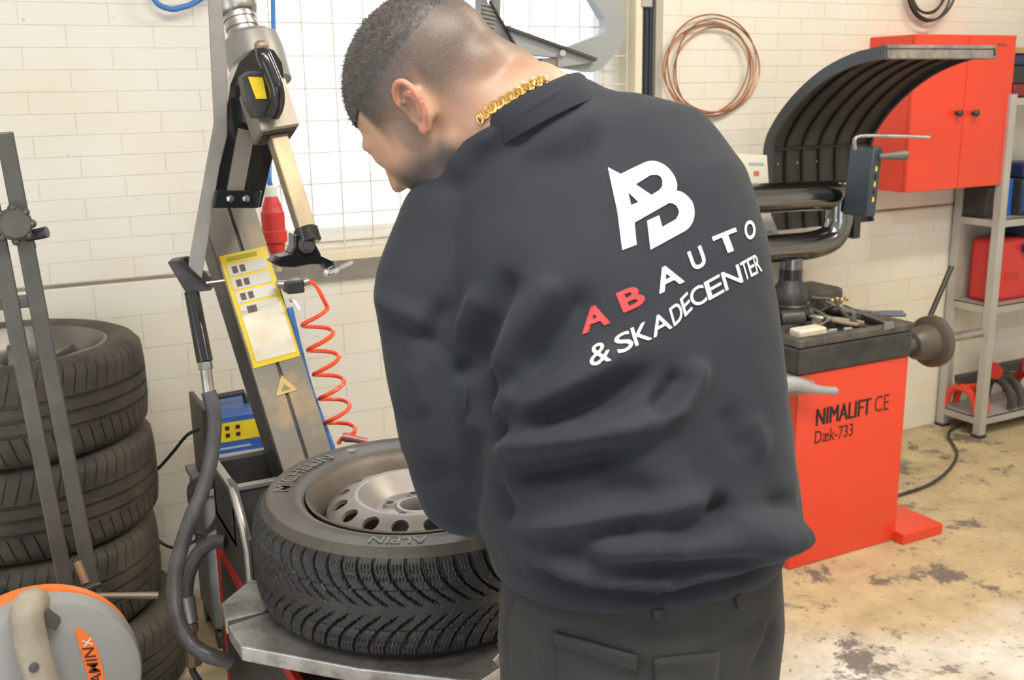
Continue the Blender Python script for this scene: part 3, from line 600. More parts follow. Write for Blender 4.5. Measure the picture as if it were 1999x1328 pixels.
for k_ in range(14):
    c_ = Vector((random.uniform(2.42, 2.66), random.uniform(2.52, 2.62), TF + 0.002)); a2 = random.uniform(0, 3.14)
    MB().obox(c_ + Vector((0, 0, 0.006)), (0.016 * math.cos(a2), 0.016 * math.sin(a2), 0), (-0.006 * math.sin(a2), 0.006 * math.cos(a2), 0), (0, 0, 0.006)).thing('balance_weight', galv, 'small grey stick-on balance weight scattered in the front of the tray', 'weight', group='loose balance weights in the tray', bevel=0.002)
MB().box(2.40, 2.52, 2.54, 2.60, TF, TF + 0.035).thing('paper_packet', white_print, 'white crumpled packet lying among the tools in the tray', 'packet', bevel=0.008)
MB().prism(poly_y([(1726, 628), (1744, 626), (1747, 640), (1727, 645)], BY0 - 0.0095), (0, 0.001, 0)).part('worn_patch', mat('worn_plastic', (0.20, 0.19, 0.18), 0.5), wbal, smooth=False)

# ================================================================== TYRES
def ring_surface(rows, na, close=True):               # rows: list of lists of points (each na long, closed in angle)
    mb = MB(); mb.v = [p for r in rows for p in r]; n = len(rows); m = n if close else n - 1
    mb.f = [(i * na + k, ((i + 1) % n) * na + k, ((i + 1) % n) * na + (k + 1) % na, i * na + (k + 1) % na) for i in range(m) for k in range(na)]
    return mb
def summer_tyre(R, W, rb):
    nb = 66; fr = (0.0, 0.03, 0.11, 0.14, 0.57); hw = W / 2
    prof = [(rb, -hw + 0.02, 0), (rb + 0.012, -hw + 0.006, 0), (rb + 0.03, -hw, 0), (R - 0.045, -hw - 0.002, 0), (R - 0.022, -hw + 0.008, 0), (R - 0.010, -hw + 0.022, 1)]
    tread = []
    hs = [-0.036, 0.0, 0.036]; h = -hw + 0.026
    sh = hw - 0.026
    cuts = []
    for g_ in hs: cuts += [(g_ - 0.0055, 0), (g_ - 0.0045, 1), (g_ + 0.0045, 1), (g_ + 0.0055, 0)]
    pts = [(-sh, 0), (-sh + 0.018, 0), (-0.05, 0)] + cuts + [(0.05, 0), (sh - 0.018, 0), (sh, 0)]
    for hh, gr in pts:
        rr = R - 0.006 * (abs(hh) / sh) ** 3 - (0.007 if gr else 0)
        prof.append((rr, hh, 2 if (abs(hh) > 0.0495 and not gr) else 0))
    prof += [(R - 0.010, hw - 0.022, 1), (R - 0.022, hw - 0.008, 0), (R - 0.045, hw + 0.002, 0), (rb + 0.03, hw, 0), (rb + 0.012, hw - 0.006, 0), (rb, hw - 0.02, 0)]
    prof += [(rb - 0.004, hw - 0.035, 0), (rb - 0.004, -hw + 0.035, 0)]
    rows = []
    for r_, h_, z_ in prof:
        row = []
        for b in range(nb):
            for f_i, f_ in enumerate(fr):
                a = 2 * math.pi * (b + f_ + 9.0 * h_ * (1 if h_ > 0 else -1)) / nb
                rr = r_ - (0.005 if (z_ and f_i in (1, 2)) else 0)
                row.append(Vector((rr * math.cos(a), rr * math.sin(a), h_)))
        rows.append(row)
    return ring_surface(rows, nb * len(fr))
def winter_tyre(R, W, rb):
    nb, per = 70, 18; na = nb * per; hw = W / 2; rows = []
    def side(sg):
        return [(rb, hw - 0.022), (rb + 0.004, hw - 0.012), (rb + 0.014, hw - 0.003), (rb + 0.026, hw + 0.0005), (rb + 0.030, hw - 0.001), (rb + 0.05, hw + 0.003), (rb + 0.068, hw + 0.002), (rb + 0.071, hw + 0.0045), (rb + 0.078, hw + 0.0045), (rb + 0.081, hw - 0.001), (R - 0.020, hw - 0.012)]
    low = [(r_, -h_) for r_, h_ in side(-1)]; nt = 54
    for r_, h_ in low: rows.append([Vector((r_ * math.cos(2 * math.pi * k / na), r_ * math.sin(2 * math.pi * k / na), h_)) for k in range(na)])
    sh = hw - 0.018
    for j in range(nt + 1):
        h_ = -sh + 2 * sh * j / nt; t = abs(h_) / sh; base = R - 0.010 * t ** 4
        phi = 2.5 * (1 - t) ** 2.1 + (0.5 if h_ > 0 else 0); row = []
        for k in range(na):
            u = (k / per - phi) % 1.0; d_ = min(u, 1 - u); dep = 0
            if t > 0.07 and d_ < 0.085: dep = 0.0075 * min(1, (t - 0.07) / 0.1)
            elif 0.56 < t < 0.60 and 0: dep = 0.002
            elif t > 0.60:
                for q in (0.28, 0.5, 0.72):
                    if abs(u - q) < 0.03 and (j % 6) != 0: dep = 0.0022
            elif t > 0.08:
                z_ = (k / per * 3.2 + (j * 0.42 if h_ > 0 else -j * 0.42)) % 1.0
                if z_ < 0.2: dep = 0.0012
            if j in (15, 39): dep = max(dep, 0.0025)
            a = 2 * math.pi * k / na; rr = base - dep; row.append(Vector((rr * math.cos(a), rr * math.sin(a), h_)))
        rows.append(row)
    for r_, h_ in reversed(side(1)): rows.append([Vector((r_ * math.cos(2 * math.pi * k / na), r_ * math.sin(2 * math.pi * k / na), h_)) for k in range(na)])
    return ring_surface(rows, na)

# ------------------------------------------------------------------ stack of four summer tyres on the left
sum_mb = summer_tyre(0.328, 0.250, 0.232); sum_me = None
labs = ['summer tyre at the bottom of the stack by the wall, pushed out to the right', 'summer tyre second from the floor in the stack by the wall',
        'summer tyre third from the floor in the stack by the wall', 'dusty topmost tyre of the stack holding a grey alloy rim']
spots = ((0.062, 2.925, 0.1275, 0.012), (0.012, 2.935, 0.3820, 0.0), (0.028, 2.935, 0.6365, 0.0), (0.022, 2.92, 0.8910, 0.0))
stack_top = None
for i, (x_, y_, z_, tl) in enumerate(spots):
    t = thing('car_tyre', labs[i], 'tyre', (x_, y_, z_), 'tyres stacked by the wall')
    if sum_me is None:
        sum_me = sum_mb.mesh('tyre', smooth=True, angle=40); sum_me.materials.append(rubber_dusty)
    o = bpy.data.objects.new('carcass', sum_me); col.objects.link(o); o.parent = t
    t.rotation_euler = (0, 0, 0.7 * i)
    stack_top = t
# alloy rim inside the topmost tyre
al = thing('alloy_rim', 'grey multi-spoke alloy rim inside the topmost stacked tyre', 'rim', (0.022, 2.92, 0.891))
alm = mat('alloy_grey', (0.26, 0.25, 0.24), 0.38, 0.7, c2=(0.18, 0.17, 0.16), scale=8); ab = Vector((0.022, 2.92, 0.891))
MB().lathe([(0.218, -0.10), (0.205, -0.08), (0.205, 0.06), (0.222, 0.085), (0.236, 0.108), (0.240, 0.116), (0.233, 0.118), (0.226, 0.108), (0.208, 0.07), (0.198, 0.05), (0.198, -0.09)], ab, (0, 0, 1), 64, cap=False).part('rim_barrel', alm, al)
MB().lathe([(0.001, 0.03), (0.03, 0.03), (0.045, 0.045), (0.06, 0.05), (0.07, 0.03), (0.07, 0.0), (0.001, 0.0)], ab, (0, 0, 1), 32, cap=False).part('hub', alm, al)
for k_ in range(10):
    a_ = 2 * math.pi * (k_ // 2 * 2 + 0.5 + (0.36 if k_ % 2 else -0.36)) / 10 + 0.2; u_ = Vector((math.cos(a_), math.sin(a_), 0)); v2 = Vector((-u_.y, u_.x, 0))
    MB().add([ab + u_ * 0.05 - v2 * 0.011 + Vector((0, 0, 0.045)), ab + u_ * 0.05 + v2 * 0.011 + Vector((0, 0, 0.045)), ab + u_ * 0.21 + v2 * 0.010 + Vector((0, 0, 0.075)), ab + u_ * 0.21 - v2 * 0.010 + Vector((0, 0, 0.075)),
              ab + u_ * 0.05 - v2 * 0.014 + Vector((0, 0, 0.01)), ab + u_ * 0.05 + v2 * 0.014 + Vector((0, 0, 0.01)), ab + u_ * 0.205 + v2 * 0.013 + Vector((0, 0, 0.03)), ab + u_ * 0.205 - v2 * 0.013 + Vector((0, 0, 0.03))],
             [(0, 1, 2, 3), (7, 6, 5, 4), (0, 4, 5, 1), (1, 5, 6, 2), (2, 6, 7, 3), (3, 7, 4, 0)]).part('spoke', alm, al, smooth=False, bevel=0.003)

# ------------------------------------------------------------------ wheel lying on the tyre changer
WC = Vector((0.700, 1.790, 0.770)); WR, WW = 0.322, 0.205
wh = thing('car_wheel', 'winter tyre on a grey steel rim lying on the tyre changer table', 'wheel', (WC.x, WC.y, WC.z - WW / 2))
mb = winter_tyre(WR, WW, 0.213); mb.v = [p + WC for p in mb.v]
ty_o = mb.part('tyre', mat('winter_rubber', (0.022, 0.0225, 0.024), 0.42, c2=(0.040, 0.038, 0.036), scale=30, lo=0.5, hi=0.75, bump=0.15, bscale=200), wh, angle=50)
ty_o.data.materials.append(mat('dusty_sidewall', (0.060, 0.054, 0.049), 0.55, c2=(0.105, 0.092, 0.080), scale=7, bump=0.15, bscale=200))
for p_ in ty_o.data.polygons:
    if p_.center.z > WW - 0.014: p_.material_index = 1
letter_m = mat('sidewall_lettering', (0.16, 0.155, 0.15), 0.5)
def arc_text(s, r0, hgt, a0, a1, z):                  # letters with their tops outward, running clockwise from a0 to a1
    v_, f_ = text2d(s, 0.004); v_, f_ = refine(v_, f_, 0.06); out = []
    for layer in (z, z + 0.0022):
        for x_, y_ in v_:
            a = math.radians(a0 + (a1 - a0) * x_); r_ = r0 + hgt * y_; out.append(Vector((r_ * math.cos(a), r_ * math.sin(a), layer)) + WC)
    n = len(v_); return MB().add(out, [tuple(i + n for i in f) for f in f_] + list(f_))
zt = WW / 2
arc_text('MICHELIN', 0.249, 0.030, 158, 112, zt + 0.002).part('lettering', letter_m, ty_o, smooth=False, fix=False)
arc_text('ALPIN', 0.249, 0.026, 252, 230, zt + 0.002).part('lettering', letter_m, ty_o, smooth=False, fix=False)
MB().lathe([(0.0, 0.0), (0.011, 0.0), (0.011, 0.002), (0.0001, 0.002)], WC + Vector((0.264 * math.cos(math.radians(100)), 0.264 * math.sin(math.radians(100)), zt + 0.001)), (0, 0, 1), 20).part('emblem', letter_m, ty_o)
# steel rim
rimm = mat('rim_steel', (0.24, 0.22, 0.205), 0.45, 0.45, c2=(0.33, 0.31, 0.295), scale=6, bump=0.1, bscale=30)
rim_d = mat('rim_dark', (0.13, 0.115, 0.10), 0.45, 0.5, c2=(0.21, 0.18, 0.15), scale=7)
MB().lathe([(0.214, zt - 0.012), (0.2165, zt - 0.004), (0.2125, zt - 0.002), (0.209, zt - 0.010), (0.200, zt - 0.022), (0.197, zt - 0.045), (0.188, zt - 0.058), (0.182, zt - 0.075), (0.182, -zt + 0.02), (0.200, -zt + 0.015), (0.214, -zt + 0.004), (0.218, -zt + 0.004), (0.207, -zt + 0.02), (0.187, -zt + 0.03), (0.187, zt - 0.07), (0.203, zt - 0.04)], WC, (0, 0, 1), 72, cap=False).part('rim_barrel', rim_d, wh)
disc = MB(); NH = 16; top = zt - 0.020
def dprof(t):                                         # 0 outer edge .. 1 hub: radius and height of the disc
    P_ = [(0.0, 0.184, -0.055), (0.1, 0.180, -0.024), (0.2, 0.172, -0.011), (0.4, 0.152, 0.001), (0.62, 0.130, 0.009), (0.70, 0.115, 0.010), (0.80, 0.095, -0.010), (0.88, 0.080, -0.024), (1.0, 0.070, -0.026)]
    for (a, r0, h0), (b, r1, h1) in zip(P_, P_[1:]):
        if t <= b: k_ = (t - a) / (b - a); return r0 + (r1 - r0) * k_, h0 + (h1 - h0) * k_
    return P_[-1][1:]
def dpt(ang, t): r_, h_ = dprof(t); return WC + Vector((r_ * math.cos(ang), r_ * math.sin(ang), top + h_))
hole_t, hole_h = 0.40, 0.16
for s_ in range(NH):
    a0 = 2 * math.pi * s_ / NH; dA = 2 * math.pi / NH; sq = []; ci = []; ci2 = []; NQ = 24
    for k_ in range(NQ):
        q = 2 * math.pi * k_ / NQ; c_, d_ = math.cos(q), math.sin(q); m_ = max(abs(c_), abs(d_))
        sq.append(dpt(a0 + dA * (0.5 + 0.5 * c_ / m_), hole_t + 0.26 * d_ / m_)); p = dpt(a0 + dA * (0.5 + 0.275 * c_), hole_t + hole_h * d_); ci.append(p); ci2.append(p - Vector((0, 0, 0.006)) + (WC - p) * 0.02)
    n = len(sq); disc.add(sq + ci + ci2, [(k_, (k_ + 1) % n, n + (k_ + 1) % n, n + k_) for k_ in range(n)] + [(n + k_, n + (k_ + 1) % n, 2 * n + (k_ + 1) % n, 2 * n + k_) for k_ in range(n)])
na = 96
for t0, t1 in ((0.0, 0.06), (0.06, hole_t - 0.26), (hole_t + 0.26, 0.70), (0.70, 0.76), (0.76, 0.82), (0.82, 0.88), (0.88, 0.94), (0.94, 1.0)):
    disc.add([dpt(2 * math.pi * k_ / na, t) for t in (t0, t1) for k_ in range(na)], [(k_, (k_ + 1) % na, na + (k_ + 1) % na, na + k_) for k_ in range(na)])
d_o = disc.part('disc', rimm, wh, angle=60)
hz = top - 0.026
hub = MB(); hub.lathe([(0.071, hz), (0.060, hz + 0.003), (0.046, hz + 0.003), (0.040, hz + 0.008), (0.034, hz + 0.008), (0.031, hz), (0.031, hz - 0.02)], WC, (0, 0, 1), 48, cap=False)
hub.part('hub', rimm, wh)
MB().cyl(WC + Vector((0, 0, hz - 0.05)), WC + Vector((0, 0, hz - 0.045)), 0.06, seg=24).part('hub_bore_shade', black_print, wh)  # black disc below the bore paints the shade inside it
for k_ in range(5):
    a = 2 * math.pi * k_ / 5 + 2.55; c_ = WC + Vector((0.055 * math.cos(a), 0.055 * math.sin(a), hz + 0.002))
    bs = MB().lathe([(0.014, 0), (0.0115, 0.006), (0.0085, 0.007)], c_, (0, 0, 1), 20, cap=False).part('bolt_seat', rimm, wh)
    MB().lathe([(0.0085, 0.0068), (0.0001, 0.0066)], c_, (0, 0, 1), 16, cap=False).part('bolt_hole_shade', black_print, bs)  # black disc stands in for the shade inside the hole

# ================================================================== TYRE CHANGER
tc = thing('tyre_changer', 'dark tyre changer with tilted column, silver turntable and red trim', 'tyre changer', (0.68, 1.9, 0))
TX = 0.41
MB().box(TX, 0.97, 1.43, 2.39, 0.0, 0.555).part('base_cabinet', dark_metal, tc, smooth=False, bevel=0.006)
MB().box(TX - 0.003, TX + 0.01, 1.43, 2.39, 0.555, 0.585).part('red_trim', dark_red, tc, smooth=False)
MB().box(TX - 0.003, TX + 0.006, 2.372, 2.394, 0.02, 0.556).part('red_trim', dark_red, tc, smooth=False)
MB().lathe([(0.16, 0), (0.15, 0.03), (0.10, 0.035)], (WC.x, WC.y, 0.590), (0, 0, 1), 32).part('turntable_hub', steel, tc)
# turntable plate with slot and jaws
tz = 0.666
tb = mat('turntable_steel', (0.55, 0.55, 0.55), 0.42, 0.85, c2=(0.26, 0.25, 0.24), scale=9, lo=0.4, hi=0.62, bump=0.15, bscale=80)
def tp_(*pts): return [atZ(a_, b_, tz) for a_, b_ in pts]
MB().prism(tp_((490, 1130), (432, 1178), (440, 1212), (520, 1192), (560, 1150)), (0, 0, -0.030)).part('turntable_leaf', tb, tc, smooth=False, bevel=0.003)
MB().prism(tp_((445, 1222), (470, 1262), (700, 1306), (935, 1332), (978, 1304), (965, 1290)) + [Vector((1.02, 1.70, tz)), Vector((1.02, 1.86, tz)), Vector((0.80, 2.08, tz)), Vector((0.62, 2.08, tz))] + tp_((545, 1188),), (0, 0, -0.030)).part('turntable', tb, tc, smooth=False, bevel=0.003)
MB().prism([p - Vector((0, 0, 0.014)) for p in tp_((488, 1134), (437, 1178), (444, 1216), (600, 1240), (640, 1120))], (0, 0, -0.015)).part('slot_bottom', dark_metal, tc, smooth=False)
for q in ((0.745, 1.475), (0.99, 1.78), (0.70, 2.06)):
    MB().box(q[0] - 0.02, q[0] + 0.02, q[1] - 0.02, q[1] + 0.02, tz - 0.004, tz + 0.004).part('jaw', worn_brass if q[0] == 0.745 else steel, tc, smooth=False, bevel=0.002)  # front jaw gets the brass tone as a painted warm highlight
MB().lathe([(0.03, 0), (0.034, 0.01), (0.034, 0.09), (0.03, 0.10)], (0.47, 1.60, 0.572), (0.7, -0.7, 0), 18).part('clamp_cylinder', steel, tc)
# tool tray tower at the back left
MB().prism([(TX, 2.385, 0.585), (TX, 2.36, 0.79), (TX, 2.145, 0.81), (TX, 2.04, 0.72), (TX, 2.03, 0.585)], (0.012, 0, 0)).part('tower_panel', dark_metal, tc, smooth=False)
tr = MB().box(TX, 0.56, 2.345, 2.36, 0.66, 0.795).box(0.545, 0.56, 2.15, 2.345, 0.66, 0.795).box(TX, 0.56, 2.145, 2.16, 0.66, 0.795).box(TX, 0.56, 2.15, 2.36, 0.66, 0.672).part('tray', dark_metal, tc, smooth=False)
rimm2 = mat('tray_rim_steel', (0.36, 0.35, 0.33), 0.4, 0.7)
MB().box(TX - 0.006, TX + 0.012, 2.145, 2.365, 0.793, 0.805).box(0.545, 0.565, 2.145, 2.365, 0.793, 0.805).box(TX, 0.56, 2.35, 2.368, 0.793, 0.805).box(TX, 0.56, 2.14, 2.158, 0.793, 0.805).part('tray_rim', rimm2, tr, smooth=False, bevel=0.002)
MB().tube([(TX, 2.145, 0.80), (TX, 2.06, 0.74), (TX, 2.035, 0.70), (TX, 2.03, 0.60)], 0.008, 8).part('panel_edge', rimm2, tc)
# tilted column
CA = Vector((-0.145, 0.42, 1.0)); ca = CA.normalized(); CB = atY(597, 890, 2.2)
cxv = Vector((1, 0, 0)); cxv = (cxv - ca * cxv.dot(ca)).normalized(); cnv = cxv.cross(ca).normalized()      # cnv points to the front
if cnv.y > 0: cnv = -cnv
def colp(s_, t, out=0.0): return CB + CA * t + cxv * s_ + cnv * out
def col_t(py):
    lo_, hi_ = -1.0, 1.5
    for _ in range(40):
        m_ = (lo_ + hi_) / 2
        if proj(colp(0, m_))[1] > py: lo_ = m_
        else: hi_ = m_
    return lo_
t_top = col_t(400); t_bot = col_t(1180)
colm = mat('column_paint', (0.21, 0.19, 0.165), 0.42, 0.25, c2=(0.40, 0.29, 0.15), scale=9, lo=0.5, hi=0.72)
a, b = colp(0, t_bot, -0.06), colp(0, t_top, -0.06)
cw = 0.062
MB().obox((a + b) / 2, cxv * cw, cnv * 0.058, (b - a) / 2).part('column', dark_metal, tc, smooth=False, bevel=0.006)
for s0, s1 in ((-cw + 0.002, -0.004), (0.004, cw - 0.002)):
    a, b = colp((s0 + s1) / 2, t_bot, 0.0), colp((s0 + s1) / 2, t_top, 0.0)
    MB().obox((a + b) / 2, cxv * (s1 - s0) / 2, cnv * 0.004, (b - a) / 2).part('column_face', colm, tc, smooth=False, bevel=0.0015)
def decal(s0, s1, py0, py1, m_, name, out=0.0052, par=None):
    t0, t1 = col_t(py1), col_t(py0); a, b = colp((s0 + s1) / 2, t0, out), colp((s0 + s1) / 2, t1, out)
    return MB().obox((a + b) / 2, cxv * (s1 - s0) / 2, cnv * 0.0006, (b - a) / 2).part(name, m_, par or tc, smooth=False)
st = decal(-0.056, 0.056, 492, 708, yellow_print, 'warning_sticker')
decal(-0.046, 0.050, 600, 698, white_print, 'sticker_panel', 0.0064, st)
for k_ in range(4):
    y0 = 512 + k_ * 26; pn = decal(-0.046, 0.045, y0, y0 + 21, mat('sticker_white', (0.62, 0.61, 0.57), 0.5), 'sticker_panel', 0.0064, st)
    for s0 in ((-0.036, -0.018) if k_ != 3 else (-0.03, -0.020)):
        decal(s0, s0 + 0.012, y0 + 4, y0 + 17, mat('pictogram_print', (0.10, 0.09, 0.07), 0.6), 'pictogram', 0.0074, st)
decal(-0.040, 0.030, 497, 505, mat('olive_print', (0.42, 0.36, 0.03), 0.6), 'print', 0.0064, st)
tt0, tt1 = col_t(768), col_t(733)
MB().prism([colp(-0.026, tt0, 0.005), colp(0.026, tt0, 0.005), colp(0.0, tt1, 0.005)], cnv * 0.001).part('warning_triangle', mat('worn_yellow', (0.62, 0.45, 0.10), 0.5, c2=(0.45, 0.34, 0.18), scale=20), tc, smooth=False)
MB().prism([colp(-0.012, tt0 + 0.006, 0.0062), colp(0.012, tt0 + 0.006, 0.0062), colp(0.0, tt1 - 0.02, 0.0062)], cnv * 0.0005).part('triangle_print', mat('worn_print', (0.25, 0.20, 0.10), 0.6), tc, smooth=False)
# upper housing
Yh = 2.24
MB().prism(poly_y([(403, -80), (425, -80), (436, 40), (444, 120), (444, 265), (428, 330), (394, 545), (368, 520), (418, 240)], Yh - 0.01), (0.008, 0.045, 0)).part('side_cheek', grey_paint, tc, smooth=False, bevel=0.003)
MB().prism(poly_y([(440, 280), (450, 165), (468, 120), (490, 98), (512, 90), (535, 98), (551, 122), (556, 155), (551, 240), (527, 330), (510, 405), (415, 405), (393, 545), (388, 540), (428, 330)], Yh), (0.01, 0.10, 0)).part('housing', black_paint, tc, smooth=False, bevel=0.004)
MB().prism(poly_y([(466, 250), (498, 258), (476, 374), (444, 370)], Yh - 0.006), (0, 0.006, 0)).part('slide_strip', mat('slide_steel', (0.30, 0.27, 0.24), 0.4, 0.6), tc, smooth=False)
hb = MB().prism(poly_y([(420, 372), (512, 372), (506, 407), (414, 407)], Yh - 0.03), (0.005, 0.06, 0)).part('hinge_block', black_paint, tc, smooth=False, bevel=0.004)
for px_ in (449, 480):
    c_ = atY(px_, 388, Yh - 0.03); MB().lathe([(0.008, 0), (0.008, 0.005), (0.001, 0.006)], c_, (0, -1, 0), 6).part('bolt', bright_steel, hb)
# vertical slide bar, parallel to the column, with knuckle, spring nut and locking handle
Bb, Bt = atY(597, 448, 2.05), atY(462, 15, 2.225); ba = (Bt - Bb).normalized()
MB().bar(Bb, Bb + (Bt - Bb) * 0.63, 0.036, 0.036).part('slide_bar', worn_brass, tc, smooth=False, bevel=0.003)
def bp(t): return Bb + (Bt - Bb) * t
k0, k1 = atY(515, 165, 2.36), atY(487, 68, 2.40); kx = (k1 - k0).normalized(); kl = (k1 - k0).length
MB().lathe([(0.064, 0), (0.066, kl * 0.6), (0.062, kl * 0.9), (0.050, kl), (0.03, kl + 0.002)], k0, kx, 36).part('knuckle', mat('knuckle_grey', (0.30, 0.29, 0.28), 0.42, 0.3), tc)
prof = []
for k_ in range(6): prof += [(0.034 + (0.003 if k_ % 2 == 0 else 0), 0.010 * k_), (0.034 + (0.003 if k_ % 2 == 0 else 0), 0.010 * k_ + 0.008)]
s0 = k1 - kx * 0.006 - Vector((0.012, 0, 0))
MB().lathe(prof, s0, kx, 28).part('spring', steel, tc)
MB().lathe([(0.042, 0), (0.046, 0.006), (0.046, 0.06), (0.040, 0.07)], s0 + kx * 0.055, kx, 28).part('adjusting_nut', steel, tc)
arm_y = Yh
MB().bar(bp(0.56) + Vector((0.0, 0.05, 0)), bp(0.56) + Vector((0.03, 0.42, 0.02)), 0.07, 0.08).part('swing_arm', dark_metal, tc, smooth=False, bevel=0.006)
MB().bar(bp(0.42), bp(0.64), 0.082, 0.086).part('arm_end', mat('arm_end_steel', (0.30, 0.265, 0.22), 0.42, 0.5), tc, smooth=False, bevel=0.005)
MB().bar(bp(0.412), bp(0.42), 0.066, 0.07).part('arm_bore_shade', black_print, tc, smooth=False)  # solid black block painted as the shade in the arm opening
lk = MB().prism(poly_y([(474, 150), (492, 138), (522, 142), (552, 222), (528, 226), (500, 232), (484, 200)], 2.075), (0, 0.05, 0)).part('lock_block', black_plastic, tc, smooth=False, bevel=0.004)
MB().prism(poly_y([(484, 150), (513, 151), (521, 193), (500, 193)], 2.0735), (0, 0.0012, 0)).part('yellow_sticker', yellow_print, lk, smooth=False)
MB().tube(smooth_path([atY(508, 92, 2.075), atY(516, 112, 2.06), atY(532, 150, 2.05), atY(541, 178, 2.045), atY(540, 205, 2.055), atY(532, 222, 2.07)], 5), [0.013] * 4 + [0.0155] * 18 + [0.016] * 4, 10).part('locking_handle', black_paint, tc)
MB().ell(atY(510, 90, 2.07), 0.014, 0.014, 0.012).part('handle_cap', worn_brass, tc)
# mounting head
MB().lathe([(0.022, 0), (0.026, 0.004), (0.026, 0.03), (0.022, 0.034)], bp(0.0) - ba * 0.03, ba, 24).part('head_collar', black_paint, tc)
hd = MB().prism(poly_y([(574, 458), (612, 456), (618, 478), (628, 497), (652, 508), (656, 522), (642, 531), (630, 517), (606, 517), (575, 523), (548, 522), (529, 513), (545, 502), (566, 497), (574, 484)], 2.03), (0, 0.045, 0)).part('mounting_head', black_paint, tc, smooth=False, bevel=0.006)
MB().lathe([(0.017, 0), (0.017, 0.006), (0.009, 0.007), (0.009, 0.014), (0.001, 0.015)], atY(598, 478, 2.03), (0, -1, 0), 18).part('head_bolt', dark_metal, hd)
MB().tube(smooth_path([atY(633, 530, 2.025), atY(645, 533, 2.02), atY(662, 524, 2.02), atY(688, 511, 2.02)], 4), [0.006, 0.007, 0.008, 0.008, 0.008, 0.007, 0.007, 0.006, 0.006, 0.006, 0.005, 0.005, 0.004], 8).part('head_finger', bright_steel, hd)
# air regulator with red spiral hose and blue hose
rg = thing('air_regulator', 'small black air regulator on the right side of the changer column', 'regulator', atY(578, 575, 2.28))
MB().prism(poly_y([(556, 552), (592, 546), (597, 572), (562, 576)], 2.30), (0, 0.045, 0)).part('body', black_plastic, rg, bevel=0.005)
MB().cyl(atY(540, 556, 2.32), atY(560, 556, 2.32), 0.010, seg=12).part('fitting', steel, rg)
MB().tube(smooth_path([atY(566, 585, 2.29), atY(573, 590, 2.29), atY(583, 605, 2.285)], 4), 0.005, 8).part('lever', bright_steel, rg)
MB().cyl(atY(592, 552, 2.31), atY(602, 549, 2.31), 0.009, seg=12).part('outlet', steel, rg)
pts = [atY(600, 549, 2.31), atY(615, 555, 2.30), atY(628, 578, 2.29)]
A0, A1 = atY(612, 606, 2.31), atY(668, 848, 2.27); nT = 5.1
ax = (A1 - A0).normalized(); ux = (Vector((1, 0, 0)) - ax * ax.x).normalized(); uy = ax.cross(ux)
for i in range(int(nT * 22) + 1):
    w_ = 2 * math.pi * i / 22 + 0.35; k_ = i / (nT * 22); pts.append(A0 + (A1 - A0) * k_ + (ux * math.cos(w_) + uy * math.sin(w_)) * 0.033)
pts += [atY(668, 856, 2.26), atY(660, 868, 2.26)]
MB().tube(smooth_path(pts, 3), 0.0052, 8).thing('spiral_hose', spiral_red, 'red spiral air hose dangling beside the changer column', 'hose', base=atY(668, 860, 2.27))
MB().lathe([(0.010, 0), (0.012, 0.01), (0.009, 0.03), (0.009, 0.06)], atY(668, 852, 2.25), Vector((1, -0.4, -0.3)), 14).thing('air_nozzle', mat('dusty_red_metal', (0.36, 0.14, 0.13), 0.4, 0.4), 'dull red blow gun end at the foot of the spiral hose', 'nozzle')
MB().tube(smooth_path([atY(566, 600, 2.33), atY(582, 670, 2.32), atY(606, 760, 2.31), atY(632, 830, 2.29), atY(650, 880, 2.27), atY(660, 930, 2.25)], 6), 0.0075, 10).thing('air_hose', blue_hose, 'blue air hose running down the right edge of the column', 'hose')
# red industrial plug on a blue cable
pg = thing('power_plug', 'red industrial power plug hanging on a blue cable behind the slide bar', 'plug', atY(535, 490, 2.62))
Pa, Pb = atY(528, 362, 2.62), atY(538, 492, 2.62); L_ = (Pb - Pa).length; pax = Pb - Pa
MB().lathe([(0.012, 0), (0.017, 0.004), (0.017, L_ * 0.16), (0.015, L_ * 0.17)], Pa, pax, 20).part('collar', white_paint, pg)
MB().lathe([(0.015, L_ * 0.16), (0.018, L_ * 0.2), (0.024, L_ * 0.3), (0.027, L_ * 0.38), (0.030, L_ * 0.40), (0.030, L_ * 0.66), (0.033, L_ * 0.68), (0.033, L_ * 0.84), (0.026, L_ * 0.87), (0.024, L_)], Pa, pax, 24).part('shell', red_plastic, pg)
MB().lathe([(0.016, L_), (0.014, L_ + 0.02), (0.012, L_ + 0.05)], Pa, pax, 16).part('tail', mat('ivory_plastic', (0.55, 0.47, 0.33), 0.5), pg)
MB().tube(smooth_path([Pa, atY(526, 330, 2.63), atY(535, 180, 2.75), atY(534, 60, 2.85), atY(532, -40, 2.95)], 6), 0.007, 8).part('cable', blue_hose, pg)

# ------------------------------------------------------------------ bead blaster gun with its hose, and the air tank behind
bg_ = thing('inflator_gun', 'black bead seater nozzle with thick black hose hanging left of the column', 'inflator', D(440, 1292, 2.12))
nz = MB().prism([D(326, 512, 2.25), D(362, 572, 2.25), D(412, 568, 2.25), D(412, 557, 2.25), D(358, 507, 2.25)], (0.02, 0.055, 0)).part('nozzle', black_plastic, bg_, smooth=False, bevel=0.003)
MB().prism([D(345, 512, 2.246), D(402, 560, 2.246), D(410, 558, 2.246), D(357, 508, 2.246)], (0.01, 0.02, 0.004)).part('nozzle_slot_shade', black_print, nz, smooth=False)  # solid black strip stands in for the shade in the slot
MB().cyl(D(374, 570, 2.26), D(400, 706, 2.25), 0.0165, 0.0175, seg=18).part('barrel', black_paint, bg_)
MB().lathe([(0.013, 0), (0.0155, 0.001), (0.0155, 0.018), (0.012, 0.019)], D(400, 706, 2.25), D(407, 770, 2.25) - D(400, 706, 2.25), 6).part('nut', steel, bg_)
MB().cyl(D(402, 722, 2.25), D(408, 768, 2.25), 0.0125, seg=16).part('ferrule', steel, bg_)
